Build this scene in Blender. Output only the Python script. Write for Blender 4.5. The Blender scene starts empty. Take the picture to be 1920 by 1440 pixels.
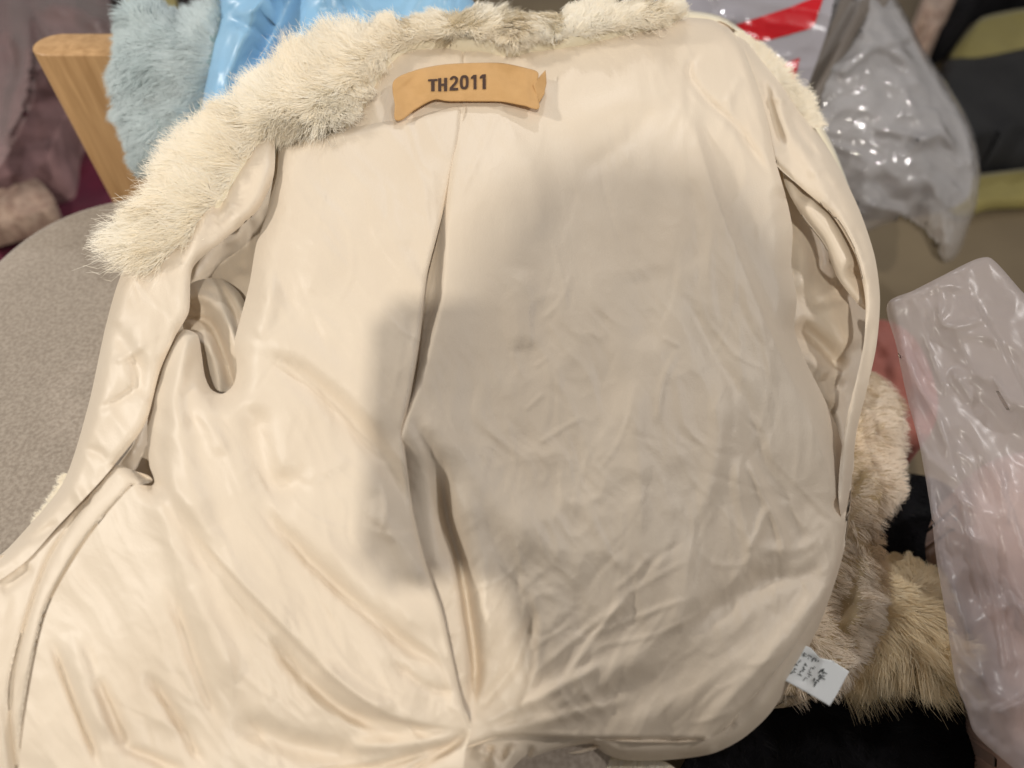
import bpy, math, random
import numpy as np
from mathutils import Vector, Matrix
from mathutils.geometry import delaunay_2d_cdt

S = bpy.context.scene
R = math.radians

# ------------------------------------------------------------------ camera
PITCH = R(50.0)
F = 1400.0                                   # focal length in photo pixels (1920 wide)
CAM = np.array([0.0, 0.0, 1.055])
AX = np.array([0, math.cos(PITCH), -math.sin(PITCH)])
UP = np.array([0, math.sin(PITCH), math.cos(PITCH)])
RT = np.array([1.0, 0, 0])
cd = bpy.data.cameras.new('camera')
cam = bpy.data.objects.new('camera', cd)
S.collection.objects.link(cam)
cam.location = CAM
cam.rotation_euler = (R(90) - PITCH, 0, 0)
cd.sensor_width = 36.0
cd.lens = 36.0 * F / 1920.0
cd.clip_start = 0.01
cd.clip_end = 50
cd.dof.use_dof = True
cd.dof.focus_distance = 0.66
cd.dof.aperture_fstop = 2.6
S.camera = cam

# ------------------------------------------------------------------ world, lamps, exposure
w = bpy.data.worlds.new('World')
S.world = w
w.use_nodes = True
bg = w.node_tree.nodes['Background']
bg.inputs[0].default_value = (1.0, 0.935, 0.87, 1)
bg.inputs[1].default_value = 0.215


def lamp(name, loc, target, power, size, col):
    ld = bpy.data.lights.new(name, 'AREA')
    ld.shape = 'DISK'
    ld.size = size
    ld.energy = power
    ld.color = col
    o = bpy.data.objects.new(name, ld)
    S.collection.objects.link(o)
    o.location = loc
    o.rotation_euler = (Vector(target) - Vector(loc)).to_track_quat('-Z', 'Y').to_euler()
    return o


lamp('ceiling_spot', (0.07, -1.20, 2.30), (0, 0.4, 0.55), 27, 0.06, (1.0, 0.94, 0.84))
lamp('fill_lamp', (-1.9, 0.6, 1.75), (-0.1, 0.5, 0.5), 19, 0.14, (1.0, 0.95, 0.88))  # added side lamp, set low so grazing light brings out the folds
lamp('fill_lamp', (1.7, 0.55, 2.2), (0.25, 0.5, 0.5), 13, 0.12, (1.0, 0.965, 0.94))  # added fill, placed to brighten the jacket's right side and the bags
lamp('fill_lamp', (0.1, 2.4, 2.5), (0.0, 0.8, 0.5), 12, 0.10, (0.96, 0.97, 1.0))
S.view_settings.view_transform = 'Standard'
S.view_settings.look = 'None'
S.view_settings.exposure = 0.15
S.view_settings.gamma = 1.0
S.cycles.use_denoising = True
S.cycles.max_bounces = 10
S.cycles.transparent_max_bounces = 24
S.cycles.sample_clamp_indirect = 6.0

# ------------------------------------------------------------------ helpers: numbers
rng = np.random.default_rng(7)
random.seed(7)


def unit(v):
    v = np.asarray(v, float)
    return v / np.linalg.norm(v)


class Plane:
    """A plane of the place (point, normal); at(u, v, h) is where the sight line of a photo pixel meets it, h metres above it."""
    def __init__(s, p, n):
        s.p = np.asarray(p, float)
        s.n = unit(n)
        s.d = s.n @ s.p
        s.ex = unit(RT - s.n * (RT @ s.n))
        s.ey = np.cross(s.n, s.ex)

    def at(s, u, v, h=0.0):
        u = np.asarray(u, float); v = np.asarray(v, float)
        D = AX + ((u - 960) / F)[..., None] * RT + ((720 - v) / F)[..., None] * UP
        t = (s.d + h - s.n @ CAM) / (D @ s.n)
        return CAM + D * t[..., None]


SL = R(20)
JP = Plane(CAM + 0.62 * AX, (0, -math.sin(SL), math.cos(SL)))


def horiz(z):
    return Plane((0, 0, z), (0, 0, 1))


_T = rng.random((256, 256)) * 2 - 1


def noise(u, v, sc, seed=0):
    x = np.asarray(u) / sc + seed * 17.31
    y = np.asarray(v) / sc + seed * 9.77
    xi = np.floor(x).astype(int); yi = np.floor(y).astype(int)
    fx = x - xi; fy = y - yi
    fx = fx * fx * fx * (fx * (fx * 6 - 15) + 10); fy = fy * fy * fy * (fy * (fy * 6 - 15) + 10)
    g = lambda a, b: _T[a & 255, b & 255]
    return (g(xi, yi) * (1 - fx) + g(xi + 1, yi) * fx) * (1 - fy) + (g(xi, yi + 1) * (1 - fx) + g(xi + 1, yi + 1) * fx) * fy


def fbm(u, v, sc, seed=0, o=4):
    s = 0; a = 1
    for i in range(o):
        s = s + a * noise(u, v, sc / 2 ** i, seed + i * 3)
        a *= 0.5
    return s


def crumple(u, v, sc, ang=90, st=2.5, seed=0, o=3):
    """Creased cloth: ridged noise stretched along one direction and bent by a slower noise."""
    a = R(ang)
    u = np.asarray(u) + 0.5 * sc * noise(u, v, sc * 1.7, seed + 40)
    v = np.asarray(v) + 0.5 * sc * noise(u, v, sc * 1.7, seed + 50)
    x = (u * math.cos(a) + v * math.sin(a)) / st
    y = -u * math.sin(a) + v * math.cos(a)
    s = 0; k = 1
    for i in range(o):
        n = noise(x, y, sc / 2 ** i, seed + i * 5)
        s = s + k * (1 - 2 * np.sqrt(n * n + 0.0009))
        k *= 0.45
    return s


def cat(pts, step=6.0, closed=False):
    """Catmull-Rom through the points, resampled."""
    P = np.asarray(pts, float); n = len(P); out = []
    rngi = range(n if closed else n - 1)
    for i in rngi:
        if closed:
            a, b, c, d = P[i - 1], P[i], P[(i + 1) % n], P[(i + 2) % n]
        else:
            a, b, c, d = P[max(i - 1, 0)], P[i], P[i + 1], P[min(i + 2, n - 1)]
        # centripetal-like damping of tangents keeps corners tight
        L = np.linalg.norm(c - b)
        if L < 1e-6:
            continue
        t1 = (c - a); t2 = (d - b)
        t1 = t1 / max(np.linalg.norm(t1), 1e-6) * L * 0.8
        t2 = t2 / max(np.linalg.norm(t2), 1e-6) * L * 0.8
        m = max(1, int(L / step))
        t = np.linspace(0, 1, m, endpoint=False)[:, None]
        out.append((2 * t**3 - 3 * t**2 + 1) * b + (t**3 - 2 * t**2 + t) * t1 + (-2 * t**3 + 3 * t**2) * c + (t**3 - t**2) * t2)
    if not closed:
        out.append(P[-1:])
    return np.vstack(out)


def segdist(Q, L, closed=False):
    """(distance, signed side, arc parameter 0..1) of the points Q from the polyline L."""
    A = L; B = np.roll(L, -1, 0)
    if not closed:
        A = L[:-1]; B = L[1:]
    best = np.full(len(Q), 1e9); side = np.zeros(len(Q)); par = np.zeros(len(Q))
    m = len(A)
    for i in range(m):
        ab = B[i] - A[i]; l2 = ab @ ab
        if l2 < 1e-9:
            continue
        aq = Q - A[i]
        t = np.clip((aq @ ab) / l2, 0, 1)
        e = aq - t[:, None] * ab
        d = np.einsum('ij,ij->i', e, e)
        k = d < best
        best[k] = d[k]
        side[k] = (ab[0] * aq[k, 1] - ab[1] * aq[k, 0])
        par[k] = (i + t[k]) / m
    return np.sqrt(best), np.sign(side), par


def inside(Q, P):
    x, y = Q[:, 0], Q[:, 1]
    c = np.zeros(len(Q), bool)
    n = len(P)
    for i in range(n):
        x1, y1 = P[i]; x2, y2 = P[(i + 1) % n]
        if y1 == y2:
            continue
        k = ((y1 > y) != (y2 > y)) & (x < (x2 - x1) * (y - y1) / (y2 - y1) + x1)
        c ^= k
    return c


def rbf(ctrl):
    C = np.array([c[:2] for c in ctrl], float) / 500; V = np.array([c[2] for c in ctrl], float)
    phi = lambda r: np.where(r > 1e-9, r * r * np.log(np.maximum(r, 1e-9)), 0)
    n = len(C)
    A = np.zeros((n + 3, n + 3))
    A[:n, :n] = phi(np.linalg.norm(C[:, None] - C[None], axis=2)) + np.eye(n) * 0.02
    A[:n, n] = 1; A[:n, n + 1:] = C
    A[n, :n] = 1; A[n + 1:, :n] = C.T
    wv = np.linalg.solve(A, np.concatenate([V, np.zeros(3)]))

    def f(u, v):
        Q = np.stack([np.asarray(u, float), np.asarray(v, float)], -1) / 500
        s = wv[n] + Q @ wv[n + 1:]
        for i in range(n):
            s = s + wv[i] * phi(np.linalg.norm(Q - C[i], axis=-1))
        return s
    return f


def fine(n, box, ang, spread, seed, ln=(90, 250), a=(.0002, .0006)):
    """Fine loose creases scattered over a cloth, most of them running along one direction."""
    g = np.random.default_rng(seed)
    out = []
    for _ in range(n):
        p = np.array([g.uniform(box[0], box[2]), g.uniform(box[1], box[3])])
        t = R(ang + g.normal(0, spread)); L_ = g.uniform(*ln); k = g.normal(0, 0.25)
        pts = []
        for i in range(4):
            pts.append(tuple(p)); p = p + L_ / 3 * np.array([math.cos(t), math.sin(t)]); t += k
        amp = g.uniform(*a) * (1 if g.random() < .7 else -1)
        out.append(('f' if g.random() < .4 else 'g', pts, g.uniform(4.2, 6.5), amp, g.uniform(12, 28)))
    return out


class Folds:
    """Sum of creases. g: round ridge or valley; f: fold with a steep flank (width w) and a gentle one (width W),
    the gentle flank to the left when the line runs down, below when it runs to the right."""
    def __init__(s, spec):
        s.L = []
        for e in spec:
            k, pts, wd, a = e[:4]
            W = e[4] if len(e) > 4 else wd
            s.L.append((k, cat(pts, 12), wd, a, W))

    def __call__(s, u, v):
        Q = np.stack([np.asarray(u, float), np.asarray(v, float)], -1)
        h = np.zeros(len(Q))
        for k, L, wd, a, W in s.L:
            m = 3.2 * max(wd, W)
            lo = L.min(0) - m; hi = L.max(0) + m
            idx = np.where(((Q > lo) & (Q < hi)).all(1))[0]
            if not len(idx):
                continue
            d, sd, t = segdist(Q[idx], L)
            tp = np.clip(np.minimum(t, 1 - t) / 0.22, 0, 1)
            tp = tp * tp * (3 - 2 * tp)
            if k == 'g':
                g = np.exp(-(d / wd) ** 2)
            elif k == 'e':                       # like g, no taper at the line's ends
                g = np.exp(-(d / wd) ** 2); tp = 1
            else:
                g = np.where(sd > 0, np.exp(-(d / W) ** 1.4), np.exp(-(d / wd) ** 2))
            h[idx] += a * g * tp
        return h


# ------------------------------------------------------------------ helpers: objects
def link(o, parent=None):
    S.collection.objects.link(o)
    if parent is not None:
        o.parent = parent
        o.matrix_parent_inverse = Matrix.Translation(-Vector(parent.location))
    return o


def tag(o, label, cat_, group=None, kind=None):
    o['label'] = label
    o['category'] = cat_
    if group: o['group'] = group
    if kind: o['kind'] = kind
    return o


def thing(name, loc, label, cat_, group=None):
    o = bpy.data.objects.new(name, None)
    S.collection.objects.link(o)
    o.empty_display_size = 0.05
    o.location = loc
    return tag(o, label, cat_, group)


def mesh_np(name, V, quads=None, tris=None, mat=None, parent=None, smooth=True):
    me = bpy.data.meshes.new(name)
    V = np.asarray(V, np.float32)
    nq = 0 if quads is None else len(quads)
    nt = 0 if tris is None else len(tris)
    me.vertices.add(len(V)); me.vertices.foreach_set('co', V.ravel())
    li = []
    st = []; k = 0
    if nq:
        li.append(np.asarray(quads, np.int32).ravel()); st.append(np.arange(nq) * 4); k = nq * 4
    if nt:
        li.append(np.asarray(tris, np.int32).ravel()); st.append(k + np.arange(nt) * 3)
    li = np.concatenate(li)
    me.loops.add(len(li)); me.loops.foreach_set('vertex_index', li)
    me.polygons.add(nq + nt)
    me.polygons.foreach_set('loop_start', np.concatenate(st).astype(np.int32))
    me.polygons.foreach_set('use_smooth', np.full(nq + nt, smooth))
    me.update(calc_edges=True)
    me.validate()
    if mat: me.materials.append(mat)
    o = bpy.data.objects.new(name, me)
    return link(o, parent)


class Sheet:
    pass


def panel(name, poly, plane, hf, mat, parent=None, step=6, roll=(), refine=(), solid=0.0015, skirt=0.0, tight=False, bstep=None):
    """A piece of cloth or film: its outline, its height over the plane, its edges rolled under."""
    sh = Sheet()
    B = cat(poly, bstep or step, True) if not tight else np.vstack([
        np.linspace(poly[i], poly[(i + 1) % len(poly)], max(2, int(np.hypot(*(np.subtract(poly[(i + 1) % len(poly)], poly[i]))) / step)), endpoint=False)
        for i in range(len(poly))])
    lo = B.min(0); hi = B.max(0)
    gx, gy = np.meshgrid(np.arange(lo[0], hi[0], step), np.arange(lo[1], hi[1], step * 0.87))
    gx = gx + (np.arange(gx.shape[0]) % 2)[:, None] * step / 2
    P = np.stack([gx.ravel(), gy.ravel()], 1)
    P = P[inside(P, B)]
    # rows of points running along the outline keep the rolled edge clean
    Tn = np.roll(B, -1, 0) - np.roll(B, 1, 0); Tn /= np.maximum(np.linalg.norm(Tn, axis=1), 1e-6)[:, None]
    Nn = np.stack([-Tn[:, 1], Tn[:, 0]], 1)
    area = 0.5 * np.sum(B[:, 0] * np.roll(B[:, 1], -1) - np.roll(B[:, 0], -1) * B[:, 1])
    if area < 0: Nn = -Nn
    rows = [0.45 * step, 1.0 * step, 1.7 * step] if roll else [0.7 * step]
    keep = []
    for r_ in rows:
        X = B + Nn * r_
        X = X[inside(X, B)]
        if len(X): keep.append(X[segdist(X, B, True)[0] > 0.93 * r_])
    if len(P):
        P = P[segdist(P, B, True)[0] > rows[-1] + 0.5 * step]
    P = np.vstack([P] + keep) if keep else P
    ext = []
    for L, offs in refine:
        C = cat(L, 4)
        T = np.gradient(C, axis=0); T /= np.maximum(np.linalg.norm(T, axis=1), 1e-6)[:, None]
        N = np.stack([-T[:, 1], T[:, 0]], 1)
        for o_ in offs:
            ext.append(C + N * o_)
        if len(P):
            P = P[segdist(P, C)[0] > max(offs) + 0.4 * step]
    if ext:
        E = np.vstack(ext)
        E = E[inside(E, B)]
        E = E[segdist(E, B, True)[0] > rows[-1] + 1.5]
        P = np.vstack([P, E])
    allp = np.vstack([B, P]) if len(P) else B
    r = delaunay_2d_cdt([Vector((float(a), float(b))) for a, b in allp], [], [list(range(len(B)))], 1, 1e-4, False)
    Q = np.array([tuple(x) for x in r[0]]); T = np.array([tuple(f) for f in r[2]], int)
    T = T[inside(Q[T].mean(1), B)]
    h = hf(Q[:, 0], Q[:, 1])
    for line, rad, dep in roll:
        d = segdist(Q, B, True)[0] if line is None else segdist(Q, cat(line, 8))[0]
        x = np.clip(1 - d / rad, 0, 1)
        h = h - dep * x ** 2
    V = plane.at(Q[:, 0], Q[:, 1], h)
    # consistent winding: normals along +plane normal
    nrm = np.cross(V[T[:, 1]] - V[T[:, 0]], V[T[:, 2]] - V[T[:, 0]])
    fl = nrm @ plane.n < 0
    T[fl] = T[fl][:, ::-1]
    nt = len(T); V2 = V
    if skirt:
        e = {}
        for a, b, c in T:
            for i, j in ((a, b), (b, c), (c, a)):
                e[(i, j)] = 1
        bd = [(i, j) for (i, j) in e if (j, i) not in e]
        ids = sorted({i for p in bd for i in p}); mp = {i: len(V) + k for k, i in enumerate(ids)}
        cen = V.mean(0)
        low = V[ids] - plane.n * skirt + 0.06 * (cen - V[ids])
        V2 = np.vstack([V, low])
        ex = []
        for i, j in bd:
            ex += [(j, i, mp[i]), (j, mp[i], mp[j])]
        T = np.vstack([T, np.array(ex)])
    o = mesh_np(name, V2, tris=T, mat=mat, parent=parent)
    if solid and not skirt and not roll:
        m = o.modifiers.new('thickness', 'SOLIDIFY'); m.thickness = solid; m.offset = -1
    sh.o, sh.V, sh.Q, sh.T, sh.plane = o, V, Q, T[:nt], plane
    return sh


def sample(sh, n, mask=None, seed=1):
    g = np.random.default_rng(seed)
    V, T, Q = sh.V, sh.T, sh.Q
    if mask is not None:
        c = Q[T].mean(1)
        T = T[mask(c[:, 0], c[:, 1])]
    N = np.cross(V[T[:, 1]] - V[T[:, 0]], V[T[:, 2]] - V[T[:, 0]])
    A = np.linalg.norm(N, axis=1); N = N / np.maximum(A, 1e-12)[:, None]
    k = g.choice(len(T), n, p=A / A.sum())
    r1 = np.sqrt(g.random(n)); r2 = g.random(n)
    b = np.stack([1 - r1, r1 * (1 - r2), r1 * r2], 1)
    return np.einsum('ij,ijk->ik', b, V[T[k]]), N[k], np.einsum('ij,ijk->ik', b, Q[T[k]])


def field(ctrl):
    C = np.array([c[:2] for c in ctrl], float); V = np.array([c[2:] for c in ctrl], float)

    def f(Q):
        d = np.linalg.norm(Q[:, None] - C[None], axis=2)
        wt = 1 / (d + 15) ** 3
        return (wt @ V) / wt.sum(1)[:, None]
    return f


def fur(name, sh, n, flow, length, mat, parent, mask=None, seed=1, width=0.0006, clump=0.6, nclump=None, K=4, lift=0.6, wav=0.25, lenf=None, droop=0.15):
    """Hair strands on a sheet: flow(Q) -> (du, dv, length factor) per root in the photo's right/down directions of the sheet's plane."""
    g = np.random.default_rng(seed)
    P, N, Q = sample(sh, n, mask, seed)
    fl = flow(Q)
    p = sh.plane
    D = fl[:, :1] * p.ex - fl[:, 1:2] * p.ey
    D = D / np.maximum(np.linalg.norm(D, axis=1), 1e-6)[:, None]
    ln = length * (fl[:, 2] if fl.shape[1] > 2 else 1.0)
    tw = noise(Q[:, 0], Q[:, 1], 38, seed) * 0.9 + noise(Q[:, 0], Q[:, 1], 90, seed + 4) * 0.7
    Sd = np.cross(N, D)
    D = D * np.cos(tw)[:, None] + Sd * np.sin(tw)[:, None]
    d0 = D + N * (lift * (0.6 + 0.8 * g.random(n)))[:, None] + g.normal(0, 0.16, (n, 3))
    d0 /= np.linalg.norm(d0, axis=1)[:, None]
    ln = ln * (0.55 + 0.6 * g.random(n)) * (1 + 0.3 * noise(Q[:, 0], Q[:, 1], 30, seed + 9))
    nc = nclump or n // 45
    ci = g.choice(n, nc, replace=False)
    own = np.empty(n, int)
    for a in range(0, n, 4000):
        own[a:a + 4000] = np.argmin(((P[a:a + 4000, None] - P[ci][None]) ** 2).sum(2), 1)
    tip = P + d0 * ln[:, None] - N * (droop * ln)[:, None]
    ctip = (P + d0 * ln[:, None])[ci][own]
    wob = np.cross(d0, N); wob /= np.maximum(np.linalg.norm(wob, axis=1), 1e-6)[:, None]
    ph = g.random(n) * 6.28; am = wav * ln * g.normal(0, 0.35, n)
    wd = np.cross(d0, N); wd /= np.maximum(np.linalg.norm(wd, axis=1), 1e-6)[:, None]
    wd = wd + g.normal(0, 0.35, (n, 3)); wd /= np.linalg.norm(wd, axis=1)[:, None]
    V = np.empty((n, K + 1, 2, 3))
    cl = clump * (0.5 + 0.5 * g.random(n))
    for k in range(K + 1):
        t = k / K
        c = P + d0 * (ln * t)[:, None] - N * (droop * ln * t * t)[:, None]
        c = c + (ctip - tip) * (cl * t ** 1.5)[:, None]
        c = c + wob * (am * (np.sin(ph + 3.5 * t) - np.sin(ph)))[:, None]
        ww = width * 0.5 * (1 - 0.8 * t)
        V[:, k, 0] = c - wd * ww; V[:, k, 1] = c + wd * ww
    b = np.arange(n)[:, None] * (K + 1) * 2 + np.arange(K)[None] * 2
    q = np.stack([b, b + 1, b + 3, b + 2], -1).reshape(-1, 4)
    o = mesh_np(name, V.reshape(-1, 3), quads=q, mat=mat, parent=parent)
    sn = np.cross(wd, d0) * 0.35 + N * 0.85
    sn /= np.linalg.norm(sn, axis=1)[:, None]
    o.data.normals_split_custom_set_from_vertices(np.repeat(sn, (K + 1) * 2, axis=0).tolist())
    at = o.data.attributes.new('tint', 'FLOAT', 'POINT')
    tv = np.clip(0.5 + 0.22 * g.normal(size=n) + 0.35 * noise(Q[:, 0], Q[:, 1], 60, seed + 2), 0, 1)
    at.data.foreach_set('value', np.repeat(tv, (K + 1) * 2).astype(np.float32))
    return o


# ------------------------------------------------------------------ materials
def new_mat(name):
    m = bpy.data.materials.new(name)
    m.use_nodes = True
    nt = m.node_tree
    return m, nt.nodes, nt.links, nt.nodes['Principled BSDF']


def setp(b, **k):
    for a, v in k.items():
        a = a.replace('_', ' ')
        if a in b.inputs:
            b.inputs[a].default_value = v


def cloth(name, col, col2=None, rough=0.5, weave=900, wstr=0.15, mott=9.0, sheen=0.2, wr=0.0, wscale=60, spec=0.35):
    m, N, L, b = new_mat(name)
    setp(b, Roughness=rough, Sheen_Weight=sheen, Specular_IOR_Level=spec)
    if 'Sheen Roughness' in b.inputs: b.inputs['Sheen Roughness'].default_value = 0.4
    tc = N.new('ShaderNodeTexCoord')
    n1 = N.new('ShaderNodeTexNoise'); n1.inputs['Scale'].default_value = mott; n1.inputs['Detail'].default_value = 6
    L.new(tc.outputs['Object'], n1.inputs['Vector'])
    mx = N.new('ShaderNodeMix'); mx.data_type = 'RGBA'
    mx.inputs[6].default_value = (*col, 1); mx.inputs[7].default_value = (*(col2 or [c * 0.9 for c in col]), 1)
    cr = N.new('ShaderNodeMapRange'); cr.inputs[1].default_value = 0.35; cr.inputs[2].default_value = 0.65
    L.new(n1.outputs['Fac'], cr.inputs[0]); L.new(cr.outputs[0], mx.inputs[0])
    L.new(mx.outputs[2], b.inputs['Base Color'])
    n2 = N.new('ShaderNodeTexNoise'); n2.inputs['Scale'].default_value = weave; n2.inputs['Detail'].default_value = 2
    L.new(tc.outputs['Object'], n2.inputs['Vector'])
    bp = N.new('ShaderNodeBump'); bp.inputs['Strength'].default_value = wstr; bp.inputs['Distance'].default_value = 0.0006
    L.new(n2.outputs['Fac'], bp.inputs['Height'])
    last = bp
    if wr:
        n3 = N.new('ShaderNodeTexNoise'); n3.inputs['Scale'].default_value = wscale; n3.inputs['Detail'].default_value = 4
        n3.inputs['Distortion'].default_value = 1.2
        if hasattr(n3, 'noise_type'): n3.noise_type = 'RIDGED_MULTIFRACTAL'
        L.new(tc.outputs['Object'], n3.inputs['Vector'])
        b2 = N.new('ShaderNodeBump'); b2.inputs['Strength'].default_value = wr; b2.inputs['Distance'].default_value = 0.002
        L.new(n3.outputs['Fac'], b2.inputs['Height']); L.new(bp.outputs[0], b2.inputs['Normal'])
        last = b2
    L.new(last.outputs[0], b.inputs['Normal'])
    return m


def hair_mat(name, c1, c2, trans=0.14, rough=0.6):
    m, N, L, b = new_mat(name)
    at = N.new('ShaderNodeAttribute'); at.attribute_name = 'tint'
    mx = N.new('ShaderNodeMix'); mx.data_type = 'RGBA'
    mx.inputs[6].default_value = (*c1, 1); mx.inputs[7].default_value = (*c2, 1)
    L.new(at.outputs['Fac'], mx.inputs[0])
    L.new(mx.outputs[2], b.inputs['Base Color'])
    setp(b, Roughness=rough, Specular_IOR_Level=0.2)
    tr = N.new('ShaderNodeBsdfTranslucent'); L.new(mx.outputs[2], tr.inputs[0])
    ms = N.new('ShaderNodeMixShader'); ms.inputs[0].default_value = trans
    L.new(b.outputs[0], ms.inputs[1]); L.new(tr.outputs[0], ms.inputs[2])
    L.new(ms.outputs[0], N['Material Output'].inputs[0])
    return m


def film(name, col, alpha=0.5, rough=0.12, wr=0.5, wscale=25, milky=0.5, spec=0.5, ior=1.5):
    """Thin plastic film: part clear, part milky, shiny, finely crinkled."""
    m, N, L, b = new_mat(name)
    setp(b, Roughness=rough, Specular_IOR_Level=spec)
    b.inputs['Base Color'].default_value = (*col, 1)
    tc = N.new('ShaderNodeTexCoord')
    n3 = N.new('ShaderNodeTexNoise'); n3.inputs['Scale'].default_value = wscale; n3.inputs['Detail'].default_value = 5
    n3.inputs['Distortion'].default_value = 0.8
    n3.noise_type = 'RIDGED_MULTIFRACTAL'
    L.new(tc.outputs['Object'], n3.inputs['Vector'])
    b2 = N.new('ShaderNodeBump'); b2.inputs['Strength'].default_value = wr; b2.inputs['Distance'].default_value = 0.006
    L.new(n3.outputs['Fac'], b2.inputs['Height']); L.new(b2.outputs[0], b.inputs['Normal'])
    tl = N.new('ShaderNodeBsdfTranslucent'); tl.inputs[0].default_value = (*col, 1)
    m1 = N.new('ShaderNodeMixShader'); m1.inputs[0].default_value = milky
    L.new(b.outputs[0], m1.inputs[1]); L.new(tl.outputs[0], m1.inputs[2])
    tp = N.new('ShaderNodeBsdfTransparent'); tp.inputs[0].default_value = (0.97, 0.96, 0.97, 1)
    m2 = N.new('ShaderNodeMixShader'); m2.inputs[0].default_value = alpha
    L.new(m1.outputs[0], m2.inputs[1]); L.new(tp.outputs[0], m2.inputs[2])
    gl = N.new('ShaderNodeBsdfGlossy'); gl.inputs['Roughness'].default_value = rough
    L.new(b2.outputs[0], gl.inputs['Normal'])
    fr = N.new('ShaderNodeFresnel'); fr.inputs[0].default_value = ior; L.new(b2.outputs[0], fr.inputs['Normal'])
    m3 = N.new('ShaderNodeMixShader'); L.new(fr.outputs[0], m3.inputs[0])
    L.new(m2.outputs[0], m3.inputs[1]); L.new(gl.outputs[0], m3.inputs[2])
    L.new(m3.outputs[0], N['Material Output'].inputs[0])
    return m


def wood(name):
    m, N, L, b = new_mat(name)
    tc = N.new('ShaderNodeTexCoord'); mp = N.new('ShaderNodeMapping'); mp.inputs['Scale'].default_value = (60, 60, 5)
    n1 = N.new('ShaderNodeTexNoise'); n1.inputs['Scale'].default_value = 1.6; n1.inputs['Detail'].default_value = 6; n1.inputs['Distortion'].default_value = 0.6
    L.new(tc.outputs['Object'], mp.inputs[0]); L.new(mp.outputs[0], n1.inputs['Vector'])
    r = N.new('ShaderNodeValToRGB')
    r.color_ramp.elements[0].position = 0.3; r.color_ramp.elements[0].color = (0.42, 0.24, 0.105, 1)
    r.color_ramp.elements[1].position = 0.7; r.color_ramp.elements[1].color = (0.60, 0.37, 0.18, 1)
    L.new(n1.outputs['Fac'], r.inputs[0]); L.new(r.outputs[0], b.inputs['Base Color'])
    setp(b, Roughness=0.42, Specular_IOR_Level=0.4)
    return m


def plain(name, col, rough=0.6, spec=0.3):
    m, N, L, b = new_mat(name)
    n1 = N.new('ShaderNodeTexNoise'); n1.inputs['Scale'].default_value = 120
    mx = N.new('ShaderNodeMix'); mx.data_type = 'RGBA'
    mx.inputs[6].default_value = (*[c * 0.85 for c in col], 1); mx.inputs[7].default_value = (*col, 1)
    L.new(n1.outputs['Fac'], mx.inputs[0]); L.new(mx.outputs[2], b.inputs['Base Color'])
    setp(b, Roughness=rough, Specular_IOR_Level=spec)
    return m


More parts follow.
